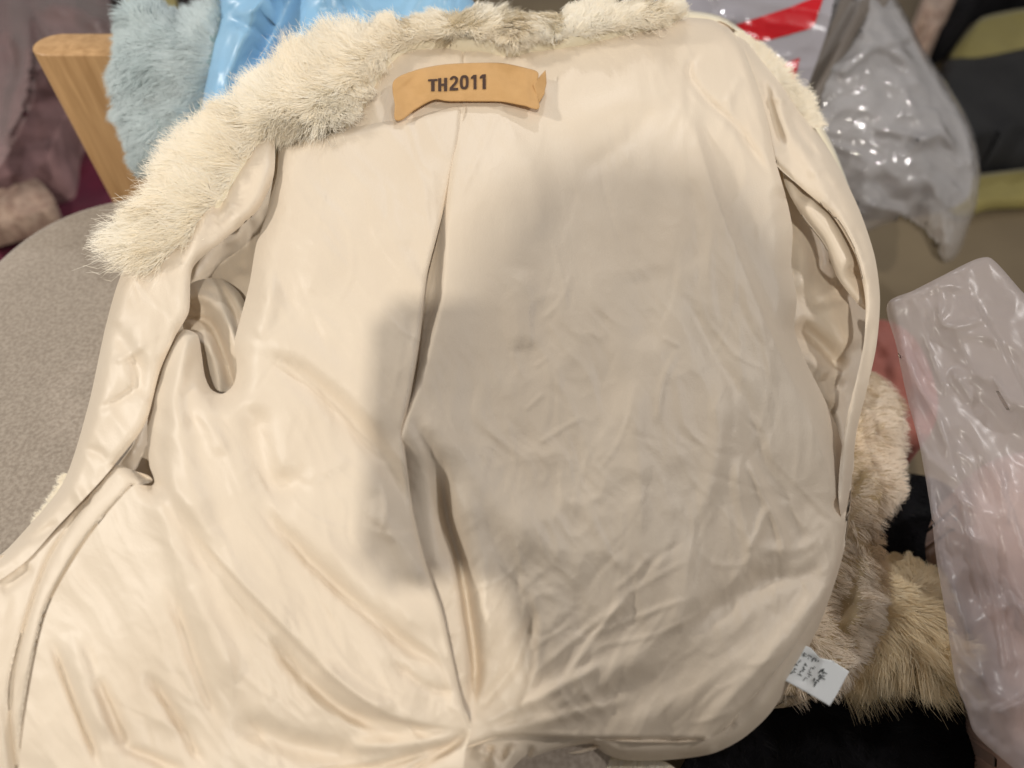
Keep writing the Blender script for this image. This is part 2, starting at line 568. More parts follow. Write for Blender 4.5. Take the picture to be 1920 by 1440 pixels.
M = dict(
    lining=cloth('satin_lining', (0.755, 0.65, 0.52), (0.72, 0.61, 0.48), rough=0.46, weave=750, wstr=0.34, sheen=0.12, wr=0.16, wscale=30, spec=0.36),
    label=cloth('woven_label', (0.62, 0.37, 0.155), (0.57, 0.335, 0.135), rough=0.7, weave=1800, wstr=0.6, mott=60, sheen=0.1),
    ink=plain('label_ink', (0.075, 0.042, 0.03), 0.7),
    tag=cloth('white_tag', (0.90, 0.92, 0.92), (0.87, 0.90, 0.90), rough=0.55, weave=2000, wstr=0.1, sheen=0),
    tagink=plain('tag_ink', (0.10, 0.11, 0.11), 0.7),
    thread=plain('seam_thread', (0.50, 0.42, 0.32), 0.7),
    hide=cloth('fur_hide', (0.86, 0.78, 0.60), (0.80, 0.71, 0.52), rough=0.8, mott=40),
    cream_hair=hair_mat('cream_fur', (1.0, 0.90, 0.72), (1.0, 0.955, 0.85)),
    blue_hide=cloth('blue_hide', (0.30, 0.42, 0.43), None, rough=0.9),
    blue_hair=hair_mat('blue_grey_fur', (0.52, 0.61, 0.62), (0.66, 0.735, 0.745)),
    satin=cloth('blue_satin', (0.25, 0.49, 0.74), (0.31, 0.55, 0.78), rough=0.38, weave=1500, wstr=0.05, sheen=0.1, wr=0.7, wscale=22, spec=0.6),
    tan_hide=cloth('tan_hide', (0.50, 0.38, 0.22), (0.58, 0.46, 0.30), rough=0.9, mott=30),
    tan_hair=hair_mat('tan_fur', (0.88, 0.71, 0.44), (0.97, 0.85, 0.61)),
    pink_hair=hair_mat('pinkish_fur', (0.93, 0.79, 0.62), (0.98, 0.88, 0.74)),
    black=cloth('black_wool', (0.008, 0.008, 0.009), (0.014, 0.013, 0.015), rough=0.95, sheen=0.0, mott=20, spec=0.1),
    black_hair=hair_mat('black_fur', (0.006, 0.006, 0.007), (0.018, 0.017, 0.018), trans=0.2),
    seat=cloth('taupe_upholstery', (0.285, 0.236, 0.19), (0.40, 0.34, 0.28), rough=0.9, weave=420, wstr=0.9, mott=260, sheen=0.3),
    wood=wood('pale_wood'),
    maroon=cloth('maroon_leather', (0.045, 0.016, 0.016), (0.06, 0.02, 0.02), rough=0.4, sheen=0, wstr=0.1),
    wine=cloth('wine_cloth', (0.13, 0.012, 0.035), (0.09, 0.01, 0.03), rough=0.8),
    mauve=cloth('mauve_fur_coat', (0.30, 0.18, 0.18), (0.16, 0.09, 0.09), rough=0.9, mott=14),
    lace=cloth('beige_lace', (0.42, 0.31, 0.24), (0.26, 0.17, 0.13), rough=0.9, mott=45, wr=0.6, wscale=80),
    pinkfilm=film('pink_film', (0.62, 0.45, 0.44), alpha=0.5, rough=0.16, wr=0.5, wscale=14),
    clear=film('clear_film', (0.80, 0.78, 0.79), alpha=0.45, rough=0.09, wr=0.7, wscale=16, milky=0.35),
    milky=film('milky_film', (0.84, 0.77, 0.80), alpha=0.50, rough=0.30, wr=0.07, wscale=26, milky=0.5, ior=1.28, spec=0.25),
    grey=cloth('grey_garment', (0.26, 0.25, 0.245), (0.38, 0.365, 0.36), rough=0.8, wr=0.4, wscale=20),
    bag_white=film('glossy_white_bag', (0.42, 0.40, 0.44), alpha=0.12, rough=0.09, wr=0.5, wscale=12, milky=0.1),
    bag_red=cloth('red_print', (0.55, 0.008, 0.016), (0.48, 0.007, 0.014), rough=0.2, sheen=0, wr=0.2, wscale=16, spec=0.5),
    strap=cloth('taupe_strap', (0.16, 0.135, 0.115), None, rough=0.5),
    yellow=cloth('yellow_cloth', (0.30, 0.255, 0.085), (0.26, 0.22, 0.075), rough=0.8),
    khaki=cloth('khaki_floor', (0.20, 0.155, 0.095), (0.17, 0.13, 0.08), rough=0.55, mott=5, wstr=0.1, sheen=0),
    peach=cloth('peach_cloth', (0.42, 0.27, 0.22), (0.50, 0.34, 0.28), rough=0.8),
    blackbag=cloth('black_bag', (0.009, 0.009, 0.010), (0.015, 0.015, 0.016), rough=0.7, sheen=0, wr=0.4, wscale=20),
    rose=cloth('rose_brown_cloth', (0.36, 0.13, 0.10), (0.30, 0.11, 0.09), rough=0.9),
    coat=cloth('dark_coat', (0.03, 0.02, 0.02), (0.02, 0.014, 0.014), rough=0.9),
    skin=plain('skin', (0.55, 0.36, 0.27), 0.5),
    knit=cloth('dark_knit', (0.05, 0.05, 0.06), None, rough=0.9),
    phone=plain('phone_body', (0.05, 0.05, 0.055), 0.3),
)

#@@STRUCTURE
# ------------------------------------------------------------------ floor
FL = horiz(0.0)
o = mesh_np('floor', [(-6, -4, 0), (6, -4, 0), (6, 8, 0), (-6, 8, 0)], quads=[(0, 1, 2, 3)], mat=M['khaki'])
o['kind'] = 'structure'; o['label'] = 'khaki brown smooth floor seen between the bags'; o['category'] = 'floor'


def bevel_box(name, c, s, mat, parent, rad=0.01, seg=3, rot=None):
    import bmesh
    bm = bmesh.new()
    bmesh.ops.create_cube(bm, size=1)
    bmesh.ops.scale(bm, vec=s, verts=bm.verts)
    bmesh.ops.bevel(bm, geom=bm.edges[:], offset=rad, segments=seg, affect='EDGES', profile=0.5)
    me = bpy.data.meshes.new(name); bm.to_mesh(me); bm.free()
    for p in me.polygons: p.use_smooth = True
    me.materials.append(mat)
    o = bpy.data.objects.new(name, me)
    if rot: me.transform(Matrix.Rotation(rot, 4, 'Z'))
    me.transform(Matrix.Translation(c))
    return link(o, parent)


#@@CHAIR
SEAT_Z = 0.47
chair = thing('chair', (-0.25, 0.45, 0), 'wooden chair with taupe upholstered seat under the cream jacket', 'chair')


def prism(name, outline, z0, z1, mat, parent, rad=0.012, taper=None, seg=4):
    """Upright slab of a rounded outline with softened upper and lower rims."""
    P = np.asarray(outline, float); c = P.mean(0); n = len(P)
    T = np.roll(P, -1, 0) - np.roll(P, 1, 0); T /= np.linalg.norm(T, axis=1)[:, None]
    nin = np.stack([-T[:, 1], T[:, 0]], 1)       # inward for counter-clockwise outlines
    rings = []
    for k in range(seg + 1):
        a = math.pi / 2 * k / seg
        rings.append((rad * (1 - math.sin(a)), z0 + rad * (1 - math.cos(a))))
    up = [(i, z1 - (z - z0)) for i, z in reversed(rings)]
    V = []
    for ins, z in rings + up:
        q = P + nin * ins
        if taper: q = c + (q - c) * (taper(z) if callable(taper) else 1)
        V.append(np.column_stack([q, np.full(n, z)]))
    V = np.array(V); m = len(V)
    quads = [(k * n + i, k * n + (i + 1) % n, (k + 1) * n + (i + 1) % n, (k + 1) * n + i) for k in range(m - 1) for i in range(n)]
    flat = V.reshape(-1, 3).tolist()
    flat += [[c[0], c[1], z0], [c[0], c[1], z1]]
    a, b = len(flat) - 2, len(flat) - 1
    tris = [(a, (i + 1) % n, i) for i in range(n)] + [(b, (m - 1) * n + i, (m - 1) * n + (i + 1) % n) for i in range(n)]
    return mesh_np(name, flat, quads=quads, tris=tris, mat=mat, parent=parent)


def superell(cx, cy, ax, ay, p=4, n=72):
    t = np.linspace(0, 2 * np.pi, n, endpoint=False)
    return np.column_stack([cx + ax * np.sign(np.cos(t)) * np.abs(np.cos(t)) ** (2 / p), cy + ay * np.sign(np.sin(t)) * np.abs(np.sin(t)) ** (2 / p)])


prism('seat', superell(-0.27, 0.435, 0.37, 0.40, 4.2, 96), SEAT_Z - 0.085, SEAT_Z, M['seat'], chair, rad=0.03, seg=6)


def stadium(cx, cy, hx, hy, n=20):
    t = np.linspace(-np.pi / 2, np.pi / 2, n)
    a = np.column_stack([cx + hx - hy + hy * np.cos(t), cy + hy * np.sin(t)])
    b = np.column_stack([cx - hx + hy - hy * np.cos(t), cy - hy * np.sin(t)])
    return np.vstack([a, b])


POST_Y, POST_TOP = 0.87, 0.640
for cx in (-0.500, 0.02):
    tp = lambda z: 0.70 + 0.30 * np.clip((z - 0.40) / (POST_TOP - 0.40), 0, 1)
    o = prism('back_post', stadium(cx, POST_Y, 0.062, 0.027), 0.0, POST_TOP, M['wood'], chair, rad=0.0025, taper=tp, seg=3)
bevel_box('backrest', (-0.225, POST_Y + 0.004, 0.545), (0.44, 0.035, 0.16), M['maroon'], chair, 0.012)
bevel_box('seat_rail', (-0.25, 0.80, 0.37), (0.56, 0.03, 0.05), M['wood'], chair, 0.006)
for x in (-0.58, 0.06):
    bevel_box('leg', (x, 0.10, 0.1925), (0.045, 0.045, 0.385), M['wood'], chair, 0.008)

#@@JACKET
jk = thing('jacket', tuple(JP.at(np.array(960.), np.array(760.), -0.05)), 'cream fur jacket spread open on the chair, satin lining side up', 'jacket')
G = rbf([(960, 80, .012), (700, 180, .010), (1250, 60, .010), (600, 420, .022), (1050, 420, .022), (1330, 420, .012), (1470, 500, -.004),
         (700, 800, .030), (1080, 760, .026), (1330, 800, .016), (1540, 850, -.020), (520, 1050, .034), (800, 1150, .030), (1100, 1150, .020),
         (1380, 1150, .004), (1250, 1400, -.014), (880, 1400, .006), (350, 1200, .028), (100, 1200, .014), (300, 900, .024), (600, 1400, .012), (0, 1440, .006),
         (250, 650, .004), (300, 450, .0), (480, 280, .008), (1640, 560, -.03), (1490, 200, -.01), (100, 950, -.01)])

PLEAT = [(866, 188), (862, 250), (845, 340), (820, 440), (800, 520), (787, 640), (770, 740), (757, 805), (760, 850), (775, 960), (800, 1060), (830, 1150), (850, 1240), (868, 1320), (883, 1364)]
right_f = Folds([
    ('f', [(1270, 130), (1300, 230), (1338, 360), (1400, 520), (1460, 660), (1520, 790), (1556, 900), (1566, 1000)], 12, .011, 95),
    ('f', [(700, 960), (752, 830), (806, 665), (832, 560), (842, 430), (858, 290), (866, 190)], 14, .013, 130),
    ('g', [(1200, 500), (1215, 580), (1205, 660)], 34, -.0024),
    ('g', [(1240, 632), (1276, 650)], 5, .0007), ('g', [(1270, 655), (1242, 720), (1232, 800)], 7, .001),
    ('g', [(1306, 490), (1300, 570), (1340, 660), (1400, 760), (1425, 860), (1470, 960)], 20, -.0035),
    ('g', [(1290, 330), (1310, 430), (1300, 520)], 16, -.002),
    ('g', [(1380, 850), (1392, 960), (1408, 1050), (1392, 1095)], 13, .0032),
    ('g', [(1398, 850), (1438, 940), (1468, 1010), (1474, 1060)], 9, .0026),
    ('g', [(1440, 945), (1420, 1000), (1402, 1040)], 8, .0018),
    ('g', [(1340, 700), (1350, 800), (1330, 920), (1300, 1000)], 18, .0025),
    ('g', [(1200, 690), (1190, 800), (1200, 900), (1195, 1010)], 20, .0025),
    ('g', [(1130, 560), (1140, 700), (1130, 840)], 24, -.002),
    ('f', [(1300, 1385), (1385, 1300), (1480, 1195), (1560, 1080)], 22, .007, 60),
    ('g', [(1490, 1050), (1400, 1110), (1300, 1165), (1190, 1235)], 26, -.004),
    ('g', [(1340, 1105), (1250, 1190), (1100, 1290), (960, 1345)], 30, .005),
    ('g', [(1500, 1150), (1400, 1250), (1250, 1330), (1120, 1370)], 34, .004),
    ('g', [(1545, 1060), (1500, 1080), (1400, 1085)], 16, -.0022), ('g', [(1540, 1010), (1490, 1030), (1410, 1030)], 12, .0015),
    ('g', [(1095, 1195), (1200, 1155), (1300, 1118)], 6, .0008), ('g', [(1100, 1215), (1230, 1190), (1310, 1150)], 6, .0007),
    ('g', [(925, 1345), (1010, 1262), (1100, 1182), (1200, 1112)], 9, .0014),
    ('g', [(960, 1370), (1000, 1270), (1012, 1180), (992, 1080)], 10, .0016), ('g', [(1050, 1290), (1110, 1200), (1190, 1100)], 7, .0014),
    ('g', [(640, 700), (740, 780), (835, 845), (905, 930), (980, 1000), (1045, 1070)], 46, .005),
    ('g', [(828, 840), (838, 960), (864, 1060), (890, 1240), (882, 1360)], 12, -.014),
    ('g', [(862, 900), (905, 1060), (918, 1240)], 22, .006), ('g', [(760, 760), (810, 860), (825, 960), (850, 1100)], 16, -.005),
    ('g', [(885, 1366), (1000, 1312), (1150, 1235)], 12, .003), ('g', [(890, 1378), (1020, 1352), (1200, 1305)], 12, .003),
    ('g', [(880, 1350), (960, 1250), (1010, 1130)], 12, -.003),
    ('g', [(1322, 85), (1290, 130), (1312, 172), (1380, 238), (1445, 335)], 8, -.0035),
    ('g', [(1284, 135), (1298, 215), (1345, 300)], 9, -.002), ('g', [(1390, 140), (1360, 200)], 8, .0012),
    ('g', [(982, 772), (1022, 735)], 5, .0006), ('g', [(1005, 835), (1060, 800), (1100, 778)], 5, .0006), ('g', [(1000, 690), (1030, 668)], 4, .0004),
    ('g', [(990, 500), (975, 580), (985, 660)], 30, .003), ('g', [(1060, 230), (1180, 190), (1260, 200)], 26, .002),
    *fine(46, (920, 150, 1440, 1000), 88, 18, 31), *fine(44, (900, 950, 1520, 1330), 130, 15, 32, a=(.0003, .0008)), *fine(20, (1250, 350, 1520, 1000), 66, 18, 33),
    ('g', [(1080, 330), (1180, 260), (1240, 180)], 18, -.002), ('g', [(930, 230), (1000, 330), (1010, 460)], 22, .0018),
])
patch = lambda u, v, sd: np.clip(0.5 + 0.9 * noise(u, v, 210, sd), 0.12, 1.15)
right_x = lambda u, v: .0016 * patch(u, v, 71) * crumple(u, v, 95, 82, 3.4, 3) + .0009 * patch(u, v, 74) * crumple(u, v, 48, 64, 2.6, 6) + .003 * fbm(u / 1.0, v / 2.2, 150, 61, 2) + .0014 * fbm(u, v, 260, 8) + .0007 * crumple(u, v, 60, 125, 2.2, 9) * np.clip((v - 850) / 300, 0, 1)
SEAM = [(870, 60), (868, 120), (866, 190)]
SEAM2 = [(1095, 1383), (1230, 1386), (1318, 1384), (1400, 1318), (1490, 1210), (1556, 1100), (1580, 1000)]
seam_f = Folds([('e', SEAM, 2.2, -.0022)])
H_right = lambda u, v: G(u, v) + 1.15 * right_f(u, v) + 1.1 * right_x(u, v) + seam_f(u, v)
NECK = [(640, 262), (680, 190), (728, 112), (755, 80), (870, 70), (1000, 80), (1130, 58), (1240, 34), (1330, 36), (1366, 52)]
ARMR = [(1366, 52), (1392, 88), (1420, 160), (1440, 230), (1454, 300), (1474, 370), (1486, 430), (1484, 500), (1494, 560), (1490, 618), (1512, 680), (1542, 740), (1572, 810), (1587, 880), (1588, 940)]
poly = NECK + ARMR[1:] + [(1575, 1030), (1556, 1098), (1490, 1212), (1400, 1322), (1360, 1368), (1318, 1388), (1230, 1392), (1095, 1386), (1000, 1380), (940, 1382), (872, 1402), (820, 1380), (740, 1200), (690, 1000), (690, 800), (730, 500), (780, 330), (730, 250)]
back_r = panel('back_lining', poly, JP, H_right, M['lining'], jk, step=4.2,
               roll=[(ARMR[5:], 36, .018), (ARMR[:6], 16, .006), ([(1588, 940), (1575, 1030), (1556, 1098), (1490, 1212), (1400, 1322), (1340, 1385)], 10, .004), ([(1318, 1388), (1095, 1386), (940, 1382), (872, 1402)], 9, .005), (NECK, 14, .006)],
               refine=[(SEAM, (-4, -2, 0, 2, 4))])

# facing along the hem, showing below the lining's edge
HEM_O = [(1592, 960), (1578, 1050), (1545, 1150), (1503, 1240), (1446, 1335), (1392, 1385), (1335, 1413), (1250, 1425), (1165, 1424), (1118, 1405), (1090, 1376)]
hem_h = lambda u, v: G(u, v) - .006 + Folds([('g', [(1400, 1360), (1460, 1260), (1520, 1150)], 22, .004), ('g', [(1335, 1408), (1380, 1350)], 7, -.003)])(u, v) + .0006 * crumple(u, v, 60, 130, 3, 5)
panel('hem_facing', HEM_O + [(1150, 1350), (1310, 1350), (1390, 1290), (1480, 1180), (1540, 1080), (1570, 980)], JP, hem_h, M['lining'], jk, step=6, roll=[(HEM_O, 26, .016)])

tail_f = Folds([('g', [(880, 1400), (930, 1430), (900, 1490)], 12, .008), ('g', [(970, 1390), (950, 1430), (930, 1480)], 10, .009), ('g', [(1000, 1395), (985, 1420), (960, 1450)], 7, -.006), ('g', [(920, 1395), (910, 1430)], 8, -.007)])
panel('back_lining', [(850, 1370), (1000, 1362), (1100, 1370), (1130, 1392), (1090, 1412), (1030, 1414), (985, 1436), (940, 1500), (820, 1500)], JP, lambda u, v: G(u, v) - .010 + tail_f(u, v), M['lining'], jk, step=5, roll=[([(1130, 1392), (1030, 1414), (985, 1436), (940, 1500)], 14, .010)])
left_f = Folds([
    ('g', [(445, 655), (540, 690), (640, 768), (720, 868), (790, 985), (840, 1120)], 22, -.0065),
    ('g', [(470, 640), (570, 660), (670, 740), (740, 830)], 34, .004),
    ('g', [(470, 940), (540, 1010), (620, 1090), (700, 1160), (790, 1228), (856, 1268)], 14, -.005),
    ('g', [(520, 930), (620, 1030), (720, 1120), (830, 1200)], 30, .004),
    ('f', [(884, 1366), (740, 1342), (640, 1278), (540, 1180), (430, 1065), (335, 958)], 8, .0085, 62),
    ('g', [(310, 1085), (350, 1195), (384, 1295), (420, 1375)], 12, -.004), ('g', [(345, 1060), (400, 1190), (440, 1290)], 24, .004),
    ('g', [(500, 1190), (570, 1270), (650, 1335), (730, 1368)], 13, -.0045), ('g', [(590, 1240), (660, 1300), (740, 1340)], 16, .004),
    ('g', [(268, 1255), (310, 1312), (350, 1380), (385, 1440)], 10, -.005), ('g', [(180, 1265), (200, 1320), (240, 1410)], 12, -.004),
    ('g', [(95, 1195), (130, 1290), (170, 1390), (190, 1450)], 9, -.005), ('g', [(130, 1180), (160, 1280), (210, 1400)], 18, .005),
    ('g', [(225, 1400), (290, 1425), (350, 1450)], 12, -.004), ('g', [(430, 1350), (560, 1400), (700, 1425)], 26, -.007),
    ('g', [(560, 1450), (700, 1440), (800, 1410), (872, 1388)], 9, -.005), ('g', [(640, 1400), (760, 1395), (870, 1376)], 13, .004),
    ('g', [(476, 750), (486, 840), (512, 905), (590, 892)], 30, -.008), ('g', [(560, 905), (620, 880), (660, 860)], 12, .0012),
    ('g', [(348, 735), (340, 820), (352, 900), (400, 990)], 26, .006), ('g', [(300, 850), (330, 920), (420, 1030)], 16, .004),
    ('g', [(352, 618), (338, 690), (322, 780), (318, 850)], 18, .003), ('g', [(366, 660), (352, 740), (366, 820)], 16, -.003), ('g', [(388, 730), (392, 790), (420, 860)], 18, .003), ('g', [(312, 690), (306, 760), (318, 820)], 12, -.002),
    ('g', [(310, 760), (300, 850), (316, 910)], 12, -.003), ('g', [(280, 930), (330, 1010), (360, 1100)], 22, .004),
    ('g', [(560, 330), (600, 430), (580, 560)], 40, .003), ('g', [(500, 480), (505, 570), (480, 640)], 20, .004),
    ('g', [(760, 200), (700, 235), (600, 262)], 12, .003), ('g', [(860, 215), (800, 330), (760, 470)], 44, .003),
    ('g', [(700, 930), (740, 1010), (800, 1110)], 22, .003), ('g', [(860, 1300), (800, 1290), (730, 1240)], 9, -.002),
    *fine(26, (500, 260, 800, 700), 70, 30, 35, a=(.0002, .0006)), *fine(60, (120, 900, 820, 1440), 52, 13, 36, a=(.0002, .0007)),
    ('g', [(620, 640), (560, 600), (540, 520)], 16, -.0014), ('g', [(880, 1370), (830, 1410), (760, 1450)], 8, -.005),
])
left_x = lambda u, v: .0014 * crumple(u, v, 115, 52, 3.5, 13) + .0006 * crumple(u, v, 50, 60, 3.0, 16) + .003 * fbm(u, v, 230, 66, 2) + .0012 * fbm(u, v, 300, 18) + .0007 * crumple(u, v, 70, 60, 2.2, 19) * np.clip((v - 1000) / 300, 0, 1)


def H_left(u, v):
    return G(u, v) + .004 + (.014 * np.clip((v - 190) / 260, 0, 1)) + 1.25 * left_f(u, v) + 1.1 * left_x(u, v)


LEFT_EDGE = [(288, 908), (280, 872), (276, 800), (284, 740), (298, 690), (318, 642), (344, 618), (370, 628), (378, 664), (384, 704), (396, 730), (418, 738), (438, 720), (444, 690), (440, 640), (450, 600), (468, 530), (480, 460), (500, 400), (511, 340), (516, 300), (522, 274), (546, 256)]
TOP_EDGE = [(546, 256), (650, 241), (745, 222), (866, 188)]
poly = PLEAT + [(874, 1402), (850, 1480), (300, 1490), (60, 1490), (36, 1450), (55, 1290), (90, 1140), (165, 1010), (250, 910)] + LEFT_EDGE + TOP_EDGE[1:-1]
back_l = panel('back_lining', poly, JP, H_left, M['lining'], jk, step=4.2,
               roll=[(PLEAT, 8, .004), (LEFT_EDGE, 46, .024), (TOP_EDGE, 18, .010)], bstep=5)

# front lining and band of the lower corner, with the stitched edge
BAND = [(186, 904), (140, 970), (90, 1050), (48, 1170), (20, 1300), (34, 1450)]
STIT = [(250, 912), (165, 1010), (90, 1140), (55, 1290), (36, 1450)]
band_f = Folds([('e', BAND, 5, -.005), ('g', [(215, 905), (130, 1020), (70, 1150), (38, 1320)], 24, .004), ('g', [(10, 1080), (-10, 1250), (5, 1400)], 30, .005), ('g', [(60, 1060), (0, 1110)], 10, -.004), ('g', [(5, 1300), (20, 1400), (30, 1480)], 8, -.003)])
H_band = lambda u, v: G(u, v) + .010 - .012 * np.exp(-((u - 285) ** 2 + (v - 898) ** 2) / 38 ** 2) + band_f(u, v) + .0008 * crumple(u, v, 80, 110, 2.5, 23)
panel('front_lining', [(286, 900), (250, 882), (212, 872), (186, 900), (110, 978), (20, 1036), (-70, 1072), (-70, 1490), (44, 1490), (40, 1450), (60, 1290), (96, 1140), (171, 1012), (256, 912)], JP, H_band, M['lining'], jk, step=5,
      roll=[(STIT, 10, .006), ([(286, 900), (212, 872), (110, 978), (20, 1036), (-70, 1072)], 22, .012)], refine=[(BAND, (-5, -2.5, 0, 2.5, 5))])

# turned-out front on the collar side
FR_IN = [(514, 248), (513, 330), (482, 396), (420, 450), (362, 502), (354, 585), (330, 628), (300, 695), (272, 795), (214, 872)]
FR_OUT = [(-70, 1075), (0, 1040), (34, 1008), (118, 905), (165, 762), (200, 604), (232, 505), (300, 420), (400, 320), (470, 258), (506, 238)]
front_f = Folds([
    ('g', [(230, 615), (190, 610)], 9, -.003), ('g', [(200, 610), (240, 650), (262, 700), (250, 760)], 16, -.005), ('g', [(210, 680), (250, 660), (275, 640)], 8, .003),
    ('g', [(180, 770), (230, 745), (262, 720)], 8, -.003), ('g', [(150, 840), (190, 850), (205, 870)], 9, -.003), ('g', [(130, 900), (160, 960), (120, 1010)], 10, .004),
    ('g', [(440, 300), (400, 380), (370, 440), (350, 520)], 14, .005), ('g', [(470, 270), (425, 350), (400, 420)], 10, -.005),
    ('g', [(440, 380), (410, 410), (395, 400)], 7, .004), ('g', [(300, 480), (290, 580), (250, 680)], 26, .004), ('g', [(500, 300), (480, 370), (430, 420)], 16, .004),
    ('g', [(110, 975), (60, 1010), (20, 1010)], 8, -.004), ('g', [(260, 560), (250, 640), (200, 760), (180, 830)], 20, .003),
])
ff2 = Folds(fine(26, (130, 480, 400, 960), 100, 40, 37, a=(.0004, .001)))
H_front = lambda u, v: G(u, v) + .012 + front_f(u, v) + ff2(u, v) + .0014 * crumple(u, v, 70, 70, 2.0, 33)
front_l = panel('front_lining', FR_IN + [(186, 905), (110, 985), (40, 1060), (-70, 1120)] + FR_OUT, JP, H_front, M['lining'], jk, step=5,
                roll=[(FR_IN, 20, .007), (FR_OUT, 26, .024)])

# sleeve linings bunched in the two armholes
cavl_f = Folds([('e', [(512, 320), (470, 400), (410, 470), (362, 530), (345, 590)], 34, -.030), ('g', [(440, 430), (405, 510), (420, 600)], 20, .016), ('g', [(345, 560), (395, 555), (445, 640)], 18, .018), ('g', [(480, 420), (455, 520)], 14, -.008), ('g', [(370, 530), (440, 545)], 12, .007),
               ('g', [(430, 600), (400, 660), (408, 740)], 18, .012), ('g', [(390, 590), (380, 640)], 16, .010), ('g', [(300, 700), (260, 830), (230, 880)], 20, -.020)])
H_cavl = lambda u, v: G(u, v) - .054 + 0.6 * cavl_f(u, v) + .0026 * crumple(u, v, 60, 70, 2.0, 43)
panel('sleeve_lining', [(530, 320), (440, 390), (340, 480), (320, 600), (290, 700), (250, 830), (215, 900), (320, 940), (420, 800), (470, 700), (500, 560), (520, 420)], JP, H_cavl, M['lining'], jk, step=6)
GATH = [(338, 560), (360, 530), (410, 522), (448, 548), (470, 600), (468, 660), (462, 720), (440, 752), (405, 752), (375, 720), (362, 660), (345, 620)]
gath_f = Folds([('e', [(330, 556), (395, 562), (430, 610), (450, 660)], 13, .009), ('e', [(340, 592), (392, 606), (418, 660), (436, 720)], 9, -.009), ('e', [(350, 630), (388, 648), (406, 700), (412, 760)], 12, .008), ('e', [(402, 520), (440, 580), (452, 640)], 8, -.007), ('e', [(375, 690), (392, 740)], 8, -.006)])
panel('sleeve_lining', GATH, JP, lambda u, v: G(u, v) - .026 + gath_f(u, v) + .0012 * crumple(u, v, 40, 60, 2.4, 49), M['lining'], jk, step=4, roll=[(None, 22, .014)])
cavr_f = Folds([('e', [(1462, 320), (1500, 390), (1536, 445), (1550, 490)], 28, -.034), ('g', [(1496, 380), (1508, 450), (1500, 560)], 20, .016), ('g', [(1530, 570), (1570, 545), (1625, 520)], 16, .012), ('g', [(1488, 605), (1535, 645), (1580, 700)], 20, -.026),
               ('g', [(1560, 560), (1580, 620), (1600, 660)], 30, .016), ('g', [(1505, 660), (1545, 695), (1560, 770)], 18, .016), ('g', [(1545, 700), (1575, 735)], 14, -.010), ('g', [(1560, 740), (1578, 800), (1588, 870)], 14, .010), ('g', [(1520, 500), (1570, 525)], 18, -.010), ('g', [(1515, 575), (1560, 555), (1600, 540)], 5, -.002)])
H_cavr = lambda u, v: G(u, v) - .048 + 0.58 * cavr_f(u, v) + .0022 * crumple(u, v, 70, 60, 2.0, 53)
panel('sleeve_lining', [(1440, 280), (1560, 370), (1630, 460), (1646, 560), (1630, 660), (1600, 800), (1592, 900), (1540, 860), (1480, 700), (1460, 500)], JP, H_cavr, M['lining'], jk, step=5)

# front on the far side, rolled over the armhole
FR2_OUT = [(1340, 42), (1400, 74), (1442, 120), (1492, 187), (1560, 290), (1610, 390), (1640, 480), (1650, 560), (1643, 650), (1623, 740), (1606, 810), (1597, 900), (1586, 980)]
FR2_IN = [(1572, 930), (1580, 830), (1604, 720), (1620, 640), (1622, 560), (1604, 480), (1560, 404), (1500, 350), (1452, 304), (1438, 240), (1410, 155), (1382, 88)]
front2_f = Folds([
    ('g', [(1450, 150), (1470, 230), (1520, 310), (1570, 400)], 16, .006), ('g', [(1430, 140), (1450, 220), (1470, 280)], 9, -.005), ('g', [(1480, 200), (1500, 250), (1540, 300)], 8, -.004),
    ('g', [(1560, 380), (1600, 450), (1628, 540)], 8, .004), ('g', [(1600, 420), (1628, 500)], 6, -.003), ('g', [(1630, 560), (1612, 660), (1596, 760)], 8, .004), ('g', [(1636, 600), (1620, 720)], 7, -.005),
    ('g', [(1445, 180), (1475, 190)], 8, .004), ('g', [(1510, 330), (1540, 320), (1580, 350)], 9, .003)])
H_front2 = lambda u, v: G(u, v) - .007 + .013 * np.clip((v - 260) / 120, 0, 1) + front2_f(u, v) + .0012 * crumple(u, v, 50, 60, 2.2, 63)
front_r = panel('front_lining', FR2_OUT + FR2_IN, JP, H_front2, M['lining'], jk, step=5, roll=[(FR2_OUT, 26, .020), (FR2_IN[:9], 13, .005), (FR2_IN[8:], 10, .004)])
# lining turned under the armhole rim
panel('armhole_facing', [(1470, 318), (1520, 352), (1570, 402), (1612, 470), (1628, 540), (1626, 580), (1600, 560), (1570, 520), (1545, 460), (1500, 400)], JP,
      lambda u, v: G(u, v) - .012 + Folds([('g', [(1500, 360), (1560, 430), (1600, 520)], 22, .010), ('g', [(1590, 500), (1620, 520)], 6, -.004)])(u, v), M['lining'], jk, step=4, roll=[(None, 16, .006)])

# fur side of the jacket underneath
SHELL = [(262, 500), (330, 400), (430, 280), (560, 200), (740, 90), (1000, 50), (1250, 20), (1350, 30), (1420, 80), (1500, 170), (1560, 270), (1606, 390), (1634, 480), (1642, 560), (1630, 660), (1600, 800), (1582, 960),
         (1540, 1130), (1440, 1320), (1330, 1400), (1200, 1432), (1080, 1445), (960, 1470), (700, 1500), (-80, 1500), (-80, 1090), (30, 1056), (130, 930), (190, 780), (226, 620)]
shell = panel('fur_shell', SHELL, JP, lambda u, v: G(u, v) - .135 + .004 * fbm(u, v, 120, 3), M['hide'], jk, step=16, skirt=0.03)

